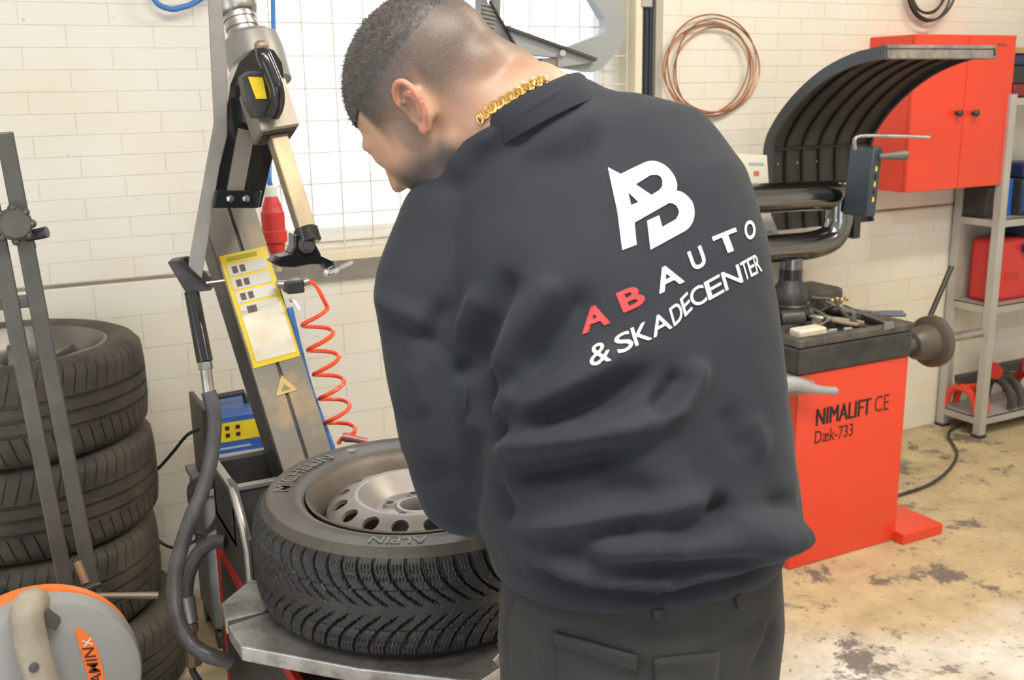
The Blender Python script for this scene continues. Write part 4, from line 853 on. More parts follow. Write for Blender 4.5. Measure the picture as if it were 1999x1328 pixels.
hp = [D(407, 765, 2.25), D(418, 810, 2.25), D(414, 880, 2.24), D(398, 950, 2.22), D(370, 1020, 2.20), D(348, 1090, 2.18), D(340, 1150, 2.16), D(347, 1210, 2.14), D(372, 1256, 2.13), D(408, 1280, 2.12), D(450, 1292, 2.14)]
MB().tube(smooth_path(hp, 6), 0.0165, 12).part('hose', hose_rubber, bg_)
MB().cyl(atY(402, 553, 2.22), atY(438, 548, 2.22), 0.004, seg=8).part('hook', steel, bg_)
rh = thing('return_hose', 'short grey hose with steel ferrule curving out of the changer tower', 'hose', D(366, 1210, 2.35))
MB().tube(smooth_path([D(440, 1058, 2.36), D(412, 1060, 2.36), D(384, 1085, 2.36), D(367, 1125, 2.36), D(362, 1170, 2.36)], 6), 0.0165, 12).part('hose', hose_rubber, rh)
MB().cyl(D(362, 1165, 2.36), D(372, 1215, 2.36), 0.021, 0.018, seg=16).part('ferrule', mat('dull_steel', (0.32, 0.31, 0.29), 0.4, 0.7), rh)
MB().lathe([(0.012, 0), (0.016, 0.004), (0.016, 0.02), (0.011, 0.025), (0.011, 0.06), (0.018, 0.065), (0.018, 0.10)], D(373, 1215, 2.36), D(378, 1300, 2.36) - D(373, 1215, 2.36), 8).part('valve', mat('valve_brass', (0.25, 0.17, 0.10), 0.45, 0.7), rh)
MB().tube(smooth_path([D(378, 1290, 2.36), D(376, 1310, 2.36), D(392, 1335, 2.36)], 4), 0.008, 8).part('outlet', black_plastic, rh)
tk = thing('air_tank', 'dark grey round air tank on the floor behind the changer base', 'tank', (0.60, 2.62, 0.0))
tk_m = mat('tank_paint', (0.07, 0.075, 0.085), 0.4)
MB().lathe([(0.001, -0.06), (0.06, -0.052), (0.10, -0.03), (0.118, 0.0), (0.12, 0.03), (0.12, 0.4), (0.1, 0.45), (0.001, 0.48)], (0.50, 2.62, 0.155), (1, 0, 0), 32).part('shell', tk_m, tk)
for xx in (0.55, 0.80): MB().box(xx - 0.015, xx + 0.015, 2.53, 2.71, 0.0, 0.06).part('foot', tk_m, tk, smooth=False)
MB().cyl((0.40, 2.60, 0.15), (0.445, 2.60, 0.15), 0.012, seg=10).part('valve', MATS['valve_brass'], tk)

# ------------------------------------------------------------------ battery charger on its cart, with cables
ct = thing('grey_cart', 'pale grey steel cart carrying the blue charger by the wall', 'cart', (0.56, 3.0, 0.0))
cm = mat('cart_paint', (0.36, 0.38, 0.40), 0.5, c2=(0.28, 0.29, 0.30), scale=5)
MB().box(0.47, 0.73, 2.90, 3.14, 0.06, 0.50).part('body', cm, ct, bevel=0.02)
MB().box(0.465, 0.74, 2.89, 3.15, 0.50, 0.52).part('top', cm, ct, bevel=0.004)
for q in ((0.49, 2.93), (0.70, 2.93), (0.49, 3.11), (0.70, 3.11)): MB().cyl((q[0] - 0.012, q[1], 0.03), (q[0] + 0.012, q[1], 0.03), 0.03, seg=16).part('wheel', black_plastic, ct)
bx = thing('battery_charger', 'blue battery charger with a yellow label strip behind the column', 'charger', (0.58, 3.0, 0.522))
MB().box(0.505, 0.70, 2.90, 3.10, 0.522, 0.735).part('case', mat('charger_blue', (0.03, 0.10, 0.36), 0.42, c2=(0.05, 0.14, 0.42), scale=12), bx, bevel=0.008)
MB().box(0.490, 0.506, 2.895, 3.105, 0.522, 0.765).part('side_plate', black_plastic, bx, bevel=0.004)
MB().box(0.51, 0.70, 2.8985, 2.90, 0.655, 0.712).part('yellow_label', yellow_print, bx, smooth=False)
for k_ in range(6): MB().box(0.52 + 0.03 * (k_ % 3), 0.532 + 0.03 * (k_ % 3), 2.8975, 2.8985, 0.668 + 0.022 * (k_ // 3), 0.680 + 0.022 * (k_ // 3)).part('symbol', black_print, bx, smooth=False)
for k_ in range(4): MB().box(0.52, 0.62, 2.8985, 2.90, 0.632 - 0.018 * k_, 0.638 - 0.018 * k_).part('print_line', mat('pale_blue_print', (0.40, 0.48, 0.66), 0.5), bx, smooth=False)
MB().tube([(0.54, 3.0, 0.735), (0.55, 3.0, 0.765), (0.63, 3.0, 0.768), (0.64, 3.0, 0.735)], 0.010, 10).part('handle', black_plastic, bx)
MB().tube(smooth_path([atY(388, 838, 2.93), atY(365, 850, 2.95), atY(340, 880, 3.0), atY(312, 912, 3.05), atY(285, 935, 3.1)], 6), 0.005, 8).part('mains_cable', black_plastic, bx)
for j in range(3):
    MB().tube(smooth_path([atY(415, 905 + 8 * j, 2.86), atY(385 - 8 * j, 950, 2.84), atY(368 + 6 * j, 1010 + 5 * j, 2.83), atY(390, 1042 + 8 * j, 2.82), atY(425, 1030 - 12 * j, 2.8)], 6), 0.0045, 8).part('lead', black_plastic, bx)
MB().tube(smooth_path([atY(300, 1045, 3.1), atY(318, 1062, 2.98), atY(345, 1070, 2.86), atY(378, 1058, 2.83), atY(410, 1030, 2.82)], 6), 0.0045, 8).part('lead', black_plastic, bx)
MB().obox(atY(483, 884, 2.80), (0.018, 0, 0.002), (0, 0.006, 0), (0, 0, 0.005)).part('clip', bright_steel, bx, bevel=0.002)

# ------------------------------------------------------------------ twin rail mast in front of the tyre stack
ms = thing('rail_mast', 'dark steel twin-rail mast leaning in front of the tyre stack', 'mast', (0.12, 2.42, 0.0))
mz = mat('mast_steel', (0.085, 0.082, 0.078), 0.45, 0.4, c2=(0.13, 0.12, 0.11), scale=8)
def rail(p, q): 
    d_ = (Vector(q) - Vector(p)).normalized(); q2 = Vector(p) + d_ * ((Vector(p).z - 0.02) / -d_.z)
    MB().bar(p, q2, 0.034, 0.036).part('rail', mz, ms, smooth=False, bevel=0.003)
rail(atY(8, 258, 2.40), atY(180, 1150, 2.38)); rail(atY(-45, 258, 2.40), atY(130, 1150, 2.38))
MB().obox(atY(62, 587, 2.40) + Vector((-0.03, 0.0, 0)), (0.05, 0, 0), (0, 0.016, 0), (0, 0, 0.012)).part('cross_bar', mz, ms, smooth=False, bevel=0.003)
kc = atY(27, 438, 2.36)
kn = MB()
kn.lathe([(0.030, 0), (0.034, 0.004), (0.034, 0.02), (0.028, 0.026), (0.001, 0.027)], kc, (0.1, -1, 0.1), 28)
kn.part('clamp_disc', mz, ms)
for k_ in range(8):
    a_ = k_ * math.pi / 4; MB().ell(kc + Vector((0.034 * math.cos(a_), -0.012, 0.034 * math.sin(a_))), 0.009, 0.012, 0.009, nu=10, nv=8).part('clamp_lobe', mz, ms)
MB().cyl(atY(50, 462, 2.38), atY(92, 453, 2.36), 0.012, seg=14).part('grip', black_plastic, ms)
MB().tube(smooth_path([atY(60, 462, 2.38), atY(68, 480, 2.38), atY(66, 495, 2.38), atY(72, 512, 2.38), atY(68, 520, 2.38)], 4), 0.0025, 6).part('wire', black_plastic, ms)
MB().cyl(atY(151, 1098, 2.30), atY(168, 1140, 2.27), 0.009, seg=12).part('rusty_rod', rust, ms)
MB().cyl(atY(172, 1150, 2.26), atY(215, 1262, 2.22), 0.016, seg=14).part('spindle', dark_metal, ms)
MB().lathe([(0.026, -0.005), (0.03, 0.0), (0.026, 0.006), (0.016, 0.008)], atY(172, 1150, 2.26), (0.2, -0.5, -1), 24).part('washer', dark_metal, ms)
MB().cyl(atY(172, 1163, 2.25), atY(310, 1163, 2.20), 0.0062, 0.0085, seg=12).part('tommy_bar', mat('tommy_steel', (0.30, 0.25, 0.20), 0.42, 0.6), ms)
MB().cyl(atY(172, 1163, 2.25), atY(110, 1192, 2.28), 0.006, seg=10).part('tommy_bar', dark_metal, ms)
MB().box(0.0, 0.26, 2.22, 2.46, 0.0, 0.035).part('base', dark_metal, ms, smooth=False, bevel=0.004)
MB().bar((0.13, 2.40, 0.03), atY(210, 1255, 2.23), 0.03, 0.03).part('base_strut', dark_metal, ms, smooth=False)

# ------------------------------------------------------------------ grey machine with orange rim in the lower left corner
Yk = 1.95
gm = thing('grey_machine', 'grey round-headed machine with orange rim and beige handle in the lower left', 'machine', (-0.01, 2.0, 0.0))
cc = atY(92, 1345, Yk); Rk_ = (atY(92, 1178, Yk) - cc).length
gk = mat('machine_grey', (0.34, 0.345, 0.345), 0.5, c2=(0.30, 0.30, 0.30), scale=4)
MB().lathe([(0.001, 0), (Rk_ * 0.9, 0.0), (Rk_ - 0.004, 0.006), (Rk_, 0.016), (Rk_, 0.05)], cc, (0, 1, 0), 72).part('face', gk, gm)
MB().lathe([(Rk_ - 0.004, 0.0), (Rk_ + 0.004, 0.003), (Rk_ + 0.004, 0.024), (Rk_ - 0.004, 0.028)], cc + Vector((-0.008, 0.05, 0.003)), (0, 1, 0), 72).part('rim', orange, gm)
MB().box(cc.x - 0.15, cc.x + 0.14, Yk + 0.01, Yk + 0.20, 0.0, cc.z).part('body', gk, gm, bevel=0.01)
bxx = atY(196, 1248, Yk + 0.03)
MB().prism(poly_y([(192, 1250), (215, 1240), (262, 1400), (262, 1500), (170, 1500)], Yk + 0.02), (0, 0.08, 0)).part('side_box', gk, gm, smooth=False, bevel=0.006)
MB().tube(smooth_path([atY(72, 1182, Yk + 0.05), atY(60, 1180, Yk - 0.01), atY(52, 1205, Yk - 0.035), atY(62, 1260, Yk - 0.045), atY(80, 1320, Yk - 0.05), atY(105, 1400, Yk - 0.05), atY(125, 1480, Yk - 0.02)], 6), 0.029, 16).part('handle', tan_plastic, gm)
MB().lathe([(0.008, 0), (0.009, 0.004), (0.001, 0.006)], atY(66, 1303, Yk - 0.078), (0, -1, 0.2), 12).part('handle_screw', dark_metal, gm)
MB().obox(atY(78, 1190, Yk) + Vector((0.008, -0.01, -0.01)), (0.018, 0, -0.022), (0, 0.012, 0), (0.006, 0, 0.008)).part('handle_bracket', dark_metal, gm, smooth=False)
bd_ = MB().prism(poly_y([(146, 1232), (150, 1227), (164, 1231), (182, 1250), (192, 1274), (214, 1360), (214, 1400), (180, 1400), (170, 1318)], Yk - 0.0025), (0, 0.002, 0)).part('badge', orange, gm, smooth=False)
def badge_txt(s, P0, P1, h_, m_):
    ex = atY(*P1, Yk - 0.0032) - atY(*P0, Yk - 0.0032); up_ = Vector((-ex.z, 0, ex.x)).normalized() * h_ + ex * 0.06
    v_, f_ = flat_text(s, atY(*P0, Yk - 0.0032), ex, up_, 0.01); MB().add(v_, f_).part('lettering', m_, bd_, smooth=False, fix=False)
badge_txt('KAMIN', (206, 1350), (183, 1264), 0.020, mat('maroon_print', (0.10, 0.012, 0.012), 0.5))
badge_txt('X', (182, 1260), (177, 1244), 0.016, white_paint)
MB().cyl(atY(0, 1150, 2.15), atY(20, 1195, 2.15), 0.014, seg=12).thing('green_tube', mat('dark_green', (0.01, 0.035, 0.025), 0.3), 'dark green tube end at the left frame edge behind the grey machine', 'tube')

# ================================================================== PERSON
pe = thing('person', 'person in black printed sweatshirt and dark work trousers bending over the wheel', 'person', (0.71, 1.03, 0.0))
def evaluated(mb, voxel, smooth_it, factor=0.5):
    me = bpy.data.meshes.new('tmp'); me.from_pydata([tuple(p) for p in mb.v], [], mb.f); me.validate()
    bm = bmesh.new(); bm.from_mesh(me); bmesh.ops.recalc_face_normals(bm, faces=bm.faces); bm.to_mesh(me); bm.free()
    o = bpy.data.objects.new('tmp', me); col.objects.link(o)
    r = o.modifiers.new('r', 'REMESH'); r.mode = 'VOXEL'; r.voxel_size = voxel; r.adaptivity = 0
    s = o.modifiers.new('s', 'SMOOTH'); s.factor = factor; s.iterations = smooth_it
    dg = bpy.context.evaluated_depsgraph_get(); dg.update()
    out = bpy.data.meshes.new_from_object(o.evaluated_get(dg)); bpy.data.objects.remove(o); bpy.data.meshes.remove(me)
    return out
def mesh_arrays(me):
    n = len(me.vertices); co = np.empty(n * 3, np.float64); me.vertices.foreach_get('co', co); no = np.empty(n * 3, np.float64); me.vertices.foreach_get('normal', no)
    return co.reshape(-1, 3), no.reshape(-1, 3)
def put(me, name, m, parent):
    root = parent
    while root.parent: root = root.parent
    co, _ = mesh_arrays(me); co -= np.array(root.location); me.vertices.foreach_set('co', co.ravel()); me.update()
    me.polygons.foreach_set('use_smooth', [True] * len(me.polygons)); me.materials.clear(); me.materials.append(m); me.name = name
    o = bpy.data.objects.new(name, me); col.objects.link(o); o.parent = parent; return o
def bvh_of(me):
    return BVHTree.FromPolygons([v.co.copy() for v in me.vertices], [tuple(p.vertices) for p in me.polygons])
def cast(bvh, px, py):
    r = ray(px, py).normalized(); h_, n_, i_, d_ = bvh.ray_cast(EYE, r)
    return h_, n_
def strokes(me, items):                               # folds: polyline on the surface, height, half width
    bvh = bvh_of(me); co, no = mesh_arrays(me); add = np.zeros(len(co))
    for pts, amp, wd in items:
        P3 = []
        for (a, b), (c, d) in zip(pts, pts[1:]):
            L = max(2, int(math.hypot(c - a, d - b) / 8))
            for k in range(L):
                h_, _ = cast(bvh, a + (c - a) * k / L, b + (d - b) * k / L)
                if h_ is not None: P3.append(h_)
        if len(P3) < 2: continue
        Q = np.array(P3); lo = Q.min(0) - 3 * wd; hi = Q.max(0) + 3 * wd
        idx = np.where(((co > lo) & (co < hi)).all(1))[0]
        if not len(idx): continue
        d2 = ((co[idx][:, None, :] - Q[None]) ** 2).sum(2); k = d2.argmin(1); d2 = d2.min(1)
        tpos = k / (len(Q) - 1); taper = np.clip(np.minimum(tpos, 1 - tpos) / 0.18, 0.0, 1.0); taper = 0.15 + 0.85 * taper * taper * (3 - 2 * taper)
        add[idx] += amp * np.exp(-d2 / (wd * wd)) * taper
    co += no * add[:, None]; me.vertices.foreach_set('co', co.ravel()); me.update()
def loft(rings, n=56, ex=2.4):
    mb = MB(); vs2 = []
    for cx2, cy2, z, a, b, p, q in rings:
        p, q = math.radians(p), math.radians(q)
        for k in range(n):
            t = 2 * math.pi * k / n; c, s = math.cos(t), math.sin(t)
            x = a * math.copysign(abs(c) ** (2 / ex), c); y = b * math.copysign(abs(s) ** (2 / ex), s)
            vs2.append(Vector((cx2 + x * math.cos(q), cy2 + y * math.cos(p), z - y * math.sin(p) + x * math.sin(q))))
    m = len(rings)
    fs2 = [(i * n + k, i * n + (k + 1) % n, (i + 1) * n + (k + 1) % n, (i + 1) * n + k) for i in range(m - 1) for k in range(n)]
    fs2 += [tuple(range(n - 1, -1, -1)), tuple((m - 1) * n + k for k in range(n))]
    return mb.add(vs2, fs2)
def chain(mb, pts):
    for (p, r), (q, s) in zip(pts, pts[1:]): mb.capsule(p, q, r, s, 20)
    return mb

# ---- pose
psi, pit = math.radians(36), math.radians(46); HS = 1.15
fh = Vector((-math.sin(psi), math.cos(psi), 0)); HF = fh * math.cos(pit) + Vector((0, 0, -math.sin(pit))); HL = Vector((-math.cos(psi), -math.sin(psi), 0)); HU = Vector((0, 0, 1)) * math.cos(pit) + fh * math.sin(pit)
rollh = math.radians(-4); HL, HU = HL * math.cos(rollh) + HU * math.sin(rollh), HU * math.cos(rollh) - HL * math.sin(rollh)
HC = D(798, 232, 1.27) - HL * 0.075 * HS
def hp_(x, y, z): return HC + (HL * x + HF * y + HU * z) * HS   # x to the person's left, y to the face, z up
HR = Matrix((HL * HS, HF * HS, HU * HS)).transposed()
armL = [((.555, 1.230, 1.455), .082), ((.52, 1.222, 1.38), .086), ((.512, 1.19, 1.29), .079), ((.515, 1.165, 1.2), .076), ((.53, 1.165, 1.125), .071), ((.60, 1.27, 1.055), .060), ((.675, 1.40, .985), .048)]
armR = [((.865, 1.16, 1.495), .085), ((.910, 1.175, 1.42), .084), ((.925, 1.185, 1.32), .077), ((.945, 1.20, 1.2), .072), ((.935, 1.23, 1.13), .068), ((.90, 1.33, 1.05), .056), ((.84, 1.44, .97), .046)]

COLC = D(1032, 206, 1.315); NAX = (RT * -0.477 + UP * 0.879 - FWD * 0.05).normalized()
# ---- body (one continuous mesh: head, neck, trunk, arms, hands, legs)
bm_ = MB()
bm_.ell(hp_(0, -0.014, 0.046), 0.077, 0.099, 0.084, HR, 32, 20).ell(hp_(0, 0.028, 0.0), 0.066, 0.066, 0.092, HR, 28, 18).ell(hp_(0, 0.034, -0.062), 0.054, 0.054, 0.046, HR)
bm_.ell(hp_(0, 0.074, -0.090), 0.024, 0.018, 0.020, HR).capsule(hp_(0, 0.088, 0.024), hp_(0, 0.106, -0.014), 0.008, 0.011).ell(hp_(0.012, 0.097, -0.018), 0.008, 0.009, 0.007, HR).ell(hp_(-0.012, 0.097, -0.018), 0.008, 0.009, 0.007, HR)
bm_.capsule(hp_(-0.044, 0.076, 0.032), hp_(0.044, 0.076, 0.032), 0.010, 0.010).ell(hp_(0, 0.088, -0.048), 0.024, 0.012, 0.007, HR).ell(hp_(0, 0.087, -0.061), 0.021, 0.012, 0.008, HR)
for s_ in (-1, 1):
    bm_.capsule(hp_(s_ * 0.044, -0.002, -0.048), hp_(s_ * 0.018, 0.066, -0.084), 0.021, 0.018).ell(hp_(s_ * 0.033, 0.078, 0.012), 0.014, 0.010, 0.010, HR).ell(hp_(s_ * 0.040, 0.054, -0.018), 0.022, 0.020, 0.026, HR)
    # ear: bowl, helix rim, inner fold, tragus, lobe
    er = Matrix.Rotation(math.radians(18), 3, 'X')
    def ep(y, z, x): q = er @ Vector((0, y, z)) * 0.86; return hp_(s_ * (0.072 + x - 0.25 * q.y), q.y - 0.014, q.z + 0.002)
    hel = [ep(0.012, 0.000, 0.004), ep(0.016, 0.014, 0.007), ep(0.012, 0.027, 0.010), ep(0.000, 0.034, 0.013), ep(-0.013, 0.030, 0.015), ep(-0.020, 0.016, 0.015), ep(-0.020, 0.0, 0.013), ep(-0.014, -0.016, 0.010), ep(-0.004, -0.028, 0.007)]
    bm_.tube(smooth_path(hel, 4), 0.0046, 10)
    bm_.tube(smooth_path([ep(0.002, 0.020, 0.008), ep(-0.010, 0.014, 0.010), ep(-0.012, 0.0, 0.009), ep(-0.004, -0.012, 0.008)], 4), 0.0042, 10)
    bm_.capsule(ep(-0.006, 0.014, -0.007), ep(-0.006, -0.014, -0.006), 0.013, 0.011).capsule(ep(0.010, -0.008, 0.004), ep(0.008, -0.014, 0.005), 0.005, 0.005).ell(ep(0.0, -0.027, 0.005), 0.009, 0.009, 0.010)
nk = [(hp_(0, -0.030, -0.01), .068), (hp_(0, -0.040, -0.055), .064), (COLC - NAX * 0.01, .066), (Vector((.72, 1.19, 1.45)), .065)]
chain(bm_, nk); chain(bm_, [(hp_(0, -0.062, 0.0), .055), (D(985, 165, 1.37), .054), (COLC - NAX * 0.03 + RT * 0.02, .05)])
chain(bm_, [(Vector((.72, 1.19, 1.46)), .07), (Vector((.73, 1.14, 1.40)), .10), (Vector((.72, 1.06, 1.22)), .10), (Vector((.71, 1.03, 1.05)), .10), (Vector((.71, 1.03, .92)), .11)])
for A_ in (armL, armR):
    chain(bm_, [(Vector((.73, 1.17, 1.46)), .07)] + [(Vector(p), r * 0.55) for p, r in A_])
def hand(wrist, dirv, upv, side):
    d = Vector(dirv).normalized(); u = Vector(upv); u = (u - d * u.dot(d)).normalized(); l = u.cross(d) * side       # l: towards the thumb
    w_ = Vector(wrist); R3 = Matrix((l, d, u)).transposed()
    bm_.capsule(w_ - d * 0.05, w_ + d * 0.02, 0.026, 0.026).ell(w_ + d * 0.055, 0.042, 0.052, 0.017, R3)
    for k, (off, ln, r) in enumerate(((0.030, 0.078, .0088), (0.010, 0.088, .0092), (-0.011, 0.081, .0088), (-0.031, 0.063, .0080))):
        b0 = w_ + d * (0.092 - 0.006 * abs(k - 1)) + l * off; a1 = b0 + (d * 0.9 - u * 0.35 + l * off * 1.2).normalized() * ln * 0.45
        a2 = a1 + (d * 0.45 - u * 0.9).normalized() * ln * 0.32; a3 = a2 + (d * -0.05 - u * 1.0).normalized() * ln * 0.25
        bm_.capsule(b0 - d * 0.02, a1, r * 1.05, r).capsule(a1, a2, r, r * 0.93).capsule(a2, a3, r * 0.93, r * 0.82)
    t0 = w_ + d * 0.018 + l * 0.026; t1 = t0 + (l * 0.75 + d * 0.65 - u * 0.2).normalized() * 0.042; t2 = t1 + (l * 0.15 + d * 0.85 - u * 0.5).normalized() * 0.032; t3 = t2 + (d * 0.8 - u * 0.7).normalized() * 0.024
    bm_.capsule(t0, t1, 0.0135, 0.011).capsule(t1, t2, 0.011, 0.0098).capsule(t2, t3, 0.0098, 0.0085)
hand((.685, 1.435, .965), (0.18, 1, -0.25), (0, 0.2, 1), -1)
hand((.83, 1.46, .965), (-0.15, 1, -0.25), (0, 0.2, 1), 1)
legs = {s_: [(Vector((.71 + s_ * .06, 1.03, .90)), .10), (Vector((.71 + s_ * .09, 1.03, .80)), .085), (Vector((.71 + s_ * .10, 1.05, .50)), .058), (Vector((.71 + s_ * .10, 1.02, .30)), .056), (Vector((.71 + s_ * .10, 1.02, .09)), .042), (Vector((.71 + s_ * .11, 1.15, .05)), .035)] for s_ in (-1, 1)}
for s_ in (-1, 1): chain(bm_, legs[s_])
body_me = evaluated(bm_, 0.0030, 4, 0.5)
bco, bno = mesh_arrays(body_me)
loc = (bco - np.array(HC)) @ np.array([list(HL), list(HF), list(HU)]).T / HS        # head coordinates of every vertex
def sst(a, b, x): t = np.clip((x - a) / (b - a), 0, 1); return t * t * (3 - 2 * t)
lx, ly, lz = loc[:, 0], loc[:, 1], loc[:, 2]; ishead = (np.linalg.norm(loc, axis=1) < 0.19)
isear = (np.abs(lx) > 0.0790) & (np.abs(ly + 0.014) < 0.04) & (np.abs(lz) < 0.045)
front = 1 - sst(0.0, 0.020, ly - (0.062 + 0.25 * (0.085 - lz) * (lz > 0.03)) )     # hairline over the forehead
sidecut = 1 - sst(0.0, 0.012, ly - 0.036) * (lz < 0.055)
hair_d = sst(-0.030, 0.085, lz + 0.12 * np.clip(ly, -0.1, 0.06)) * front * sidecut
hair_d = np.maximum(hair_d, 0.75 * sst(-0.085, 0.03, lz) * (ly < -0.02) * front * sst(-0.02, -0.05, ly) * 0.8)
beard = sst(-0.015, -0.055, lz - 0.25 * ly) * sst(-0.028, 0.0, ly) * (lz > -0.135) * 1.0 * sst(0.012, 0.03, np.abs(lx))
beard = np.maximum(beard, sst(-0.03, -0.06, lz) * sst(0.02, 0.05, ly) * 0.75)
burn = sst(-0.004, 0.010, ly) * (1 - sst(0.026, 0.040, ly)) * (np.abs(lx) > 0.05) * (lz < 0.04) * (lz > -0.08) * 0.6
stub = np.clip(np.maximum(np.maximum(0.97 * sst(-0.1, 0.72, hair_d) * (hair_d > 0.01), beard), burn), 0, 1) * ishead * (~isear)
att = body_me.color_attributes.new('stubble', 'FLOAT_COLOR', 'POINT')
cc_ = np.zeros((len(bco), 4)); cc_[:, 0] = stub; cc_[:, 1] = isear * 1.0; cc_[:, 3] = 1
att.data.foreach_set('color', cc_.ravel())
ne = len(body_me.edges); ed = np.empty(ne * 2, np.int64); body_me.edges.foreach_get('vertices', ed); ed = ed.reshape(-1, 2)
earm = (np.abs(lx) > 0.066) & (np.abs(ly + 0.014) < 0.05) & (np.abs(lz) < 0.055); near = (np.linalg.norm(loc, axis=1) < 0.30) & ~earm
deg = np.bincount(ed.ravel(), minlength=len(bco)).astype(float)
for _ in range(30):
    acc = np.zeros_like(bco)
    for k in range(3): acc[:, k] = np.bincount(ed[:, 0], bco[ed[:, 1], k], len(bco)) + np.bincount(ed[:, 1], bco[ed[:, 0], k], len(bco))
    bco[near] = (0.4 * bco + 0.6 * acc / deg[:, None])[near]
body_me.vertices.foreach_set('co', bco.ravel()); body_me.update(); bco, bno = mesh_arrays(body_me)
def skin_material():
    m = bpy.data.materials.new('skin'); m.use_nodes = True; nt = m.node_tree; b = nt.nodes['Principled BSDF']
    at = nt.nodes.new('ShaderNodeAttribute'); at.attribute_name = 'stubble'; sp = nt.nodes.new('ShaderNodeSeparateColor'); nt.links.new(at.outputs['Color'], sp.inputs[0])
    tc_ = nt.nodes.new('ShaderNodeTexCoord'); P = tc_.outputs['Object']
    base = ramp(nt, noise_node(nt, P, 14, 4), [(0.35, (0.42, 0.235, 0.155)), (0.65, (0.50, 0.295, 0.20))])
    c1 = mixc(nt, sp.outputs[1], base, (0.55, 0.24, 0.17))
    hn = noise_node(nt, P, 420, 2, 0.6); mm = nt.nodes.new('ShaderNodeMath'); mm.operation = 'MULTIPLY_ADD'; mm.inputs[1].default_value = 0.6; mm.inputs[2].default_value = 0.55; nt.links.new(hn, mm.inputs[0])
    mm.inputs[1].default_value = 0.5; mm.inputs[2].default_value = 0.72
    m2 = nt.nodes.new('ShaderNodeMath'); m2.operation = 'MULTIPLY'; m2.use_clamp = True; nt.links.new(mm.outputs[0], m2.inputs[0]); nt.links.new(sp.outputs[0], m2.inputs[1])
    c2 = mixc(nt, m2.outputs[0], c1, (0.070, 0.058, 0.053))
    nt.links.new(c2, b.inputs['Base Color']); b.inputs['Roughness'].default_value = 0.48
    b.inputs['Subsurface Weight'].default_value = 0.12; b.inputs['Subsurface Radius'].default_value = (0.012, 0.005, 0.003); b.inputs['Subsurface Scale'].default_value = 0.6
    return m
body_bvh = bvh_of(body_me)
# hair: thin cap over the dark part plus short strands
hm = (stub > 0.12) & ishead & (hair_d > 0.60)
off = np.where(hm, 0.0048 * sst(0.62, 0.97, hair_d) - 0.0020, -0.003)
faces = [tuple(p.vertices) for p in body_me.polygons]; keep = [f for f in faces if all(hm[i] for i in f)]
used = sorted(set(i for f in keep for i in f)); remap = {i: k for k, i in enumerate(used)}
hv = MB(); nz_ = [0.0009 * noise.noise(Vector(bco[i]) * 260) for i in used]
hv.v = [Vector(bco[i] + bno[i] * (off[i] + nz_[k])) for k, i in enumerate(used)]; hv.f = [tuple(remap[i] for i in f) for f in keep]
dense = [i for i in np.where(hm & (hair_d > 0.8))[0]]; rng = random.Random(3)
for _ in range(26000):
    i = rng.choice(dense)
    if rng.random() > hair_d[i] ** 1.3: continue
    p = Vector(bco[i]) + Vector((rng.gauss(0, .0022), rng.gauss(0, .0022), rng.gauss(0, .0022))); n_ = Vector(bno[i])
    d_ = (n_ + HU * 0.15 - HF * 0.2 + HF * 0.5 * hair_d[i] + Vector((rng.gauss(0, .35), rng.gauss(0, .35), rng.gauss(0, .35)))).normalized()
    sd = d_.cross(n_ + Vector((0.01, 0.02, 0.03))).normalized() * 0.00035; L = rng.uniform(0.003, 0.0085) * hair_d[i]
    hv.add([p - sd, p + sd, p + d_ * L], [(0, 1, 2)])
body_o = put(body_me, 'body', skin_material(), pe)
hair_o = hv.part('hair', mat('dark_brown_hair', (0.055, 0.048, 0.046), 0.5, c2=(0.095, 0.083, 0.078), scale=120), pe, angle=180, fix=False)

# ---- sweatshirt
rings = [(.705, 1.02, 1.020, .190, .145, 6, -5), (.710, 1.025, 1.078, .208, .158, 8, -4), (.712, 1.028, 1.10, .216, .164, 8, -3), (.713, 1.035, 1.15, .207, .157, 10, -1), (.715, 1.05, 1.22, .204, .156, 14, 1),
         (.72, 1.075, 1.29, .207, .156, 19, 3), (.725, 1.11, 1.37, .217, .15, 26, 7), (.725, 1.15, 1.45, .220, .135, 33, 11), (.715, 1.19, 1.52, .196, .114, 40, 13), (.70, 1.215, 1.565, .120, .085, 45, 12)]
sw = loft(rings); chain(sw, [(Vector((.705, 1.19, 1.51)), .11), (Vector((.69, 1.20, 1.55)), .105), (COLC - NAX * 0.062, .086)]); chain(sw, [(D(975, 300, 1.31), .045), (D(950, 300, 1.30), .040), (D(918, 332, 1.30), .034)]); chain(sw, [(Vector((.66, 1.19, 1.47)), .07)] + [(Vector(p), r) for p, r in armL]); chain(sw, [(Vector((.80, 1.15, 1.48)), .08)] + [(Vector(p), r) for p, r in armR])
sw_me = evaluated(sw, 0.0060, 16, 0.5)
def z8(*p): return [(700 + a / 2.115, 700 + b / 2.115) for a, b in p]
def z7(*p): return [(700 + a / 2.0756, 120 + b / 2.0756) for a, b in p]
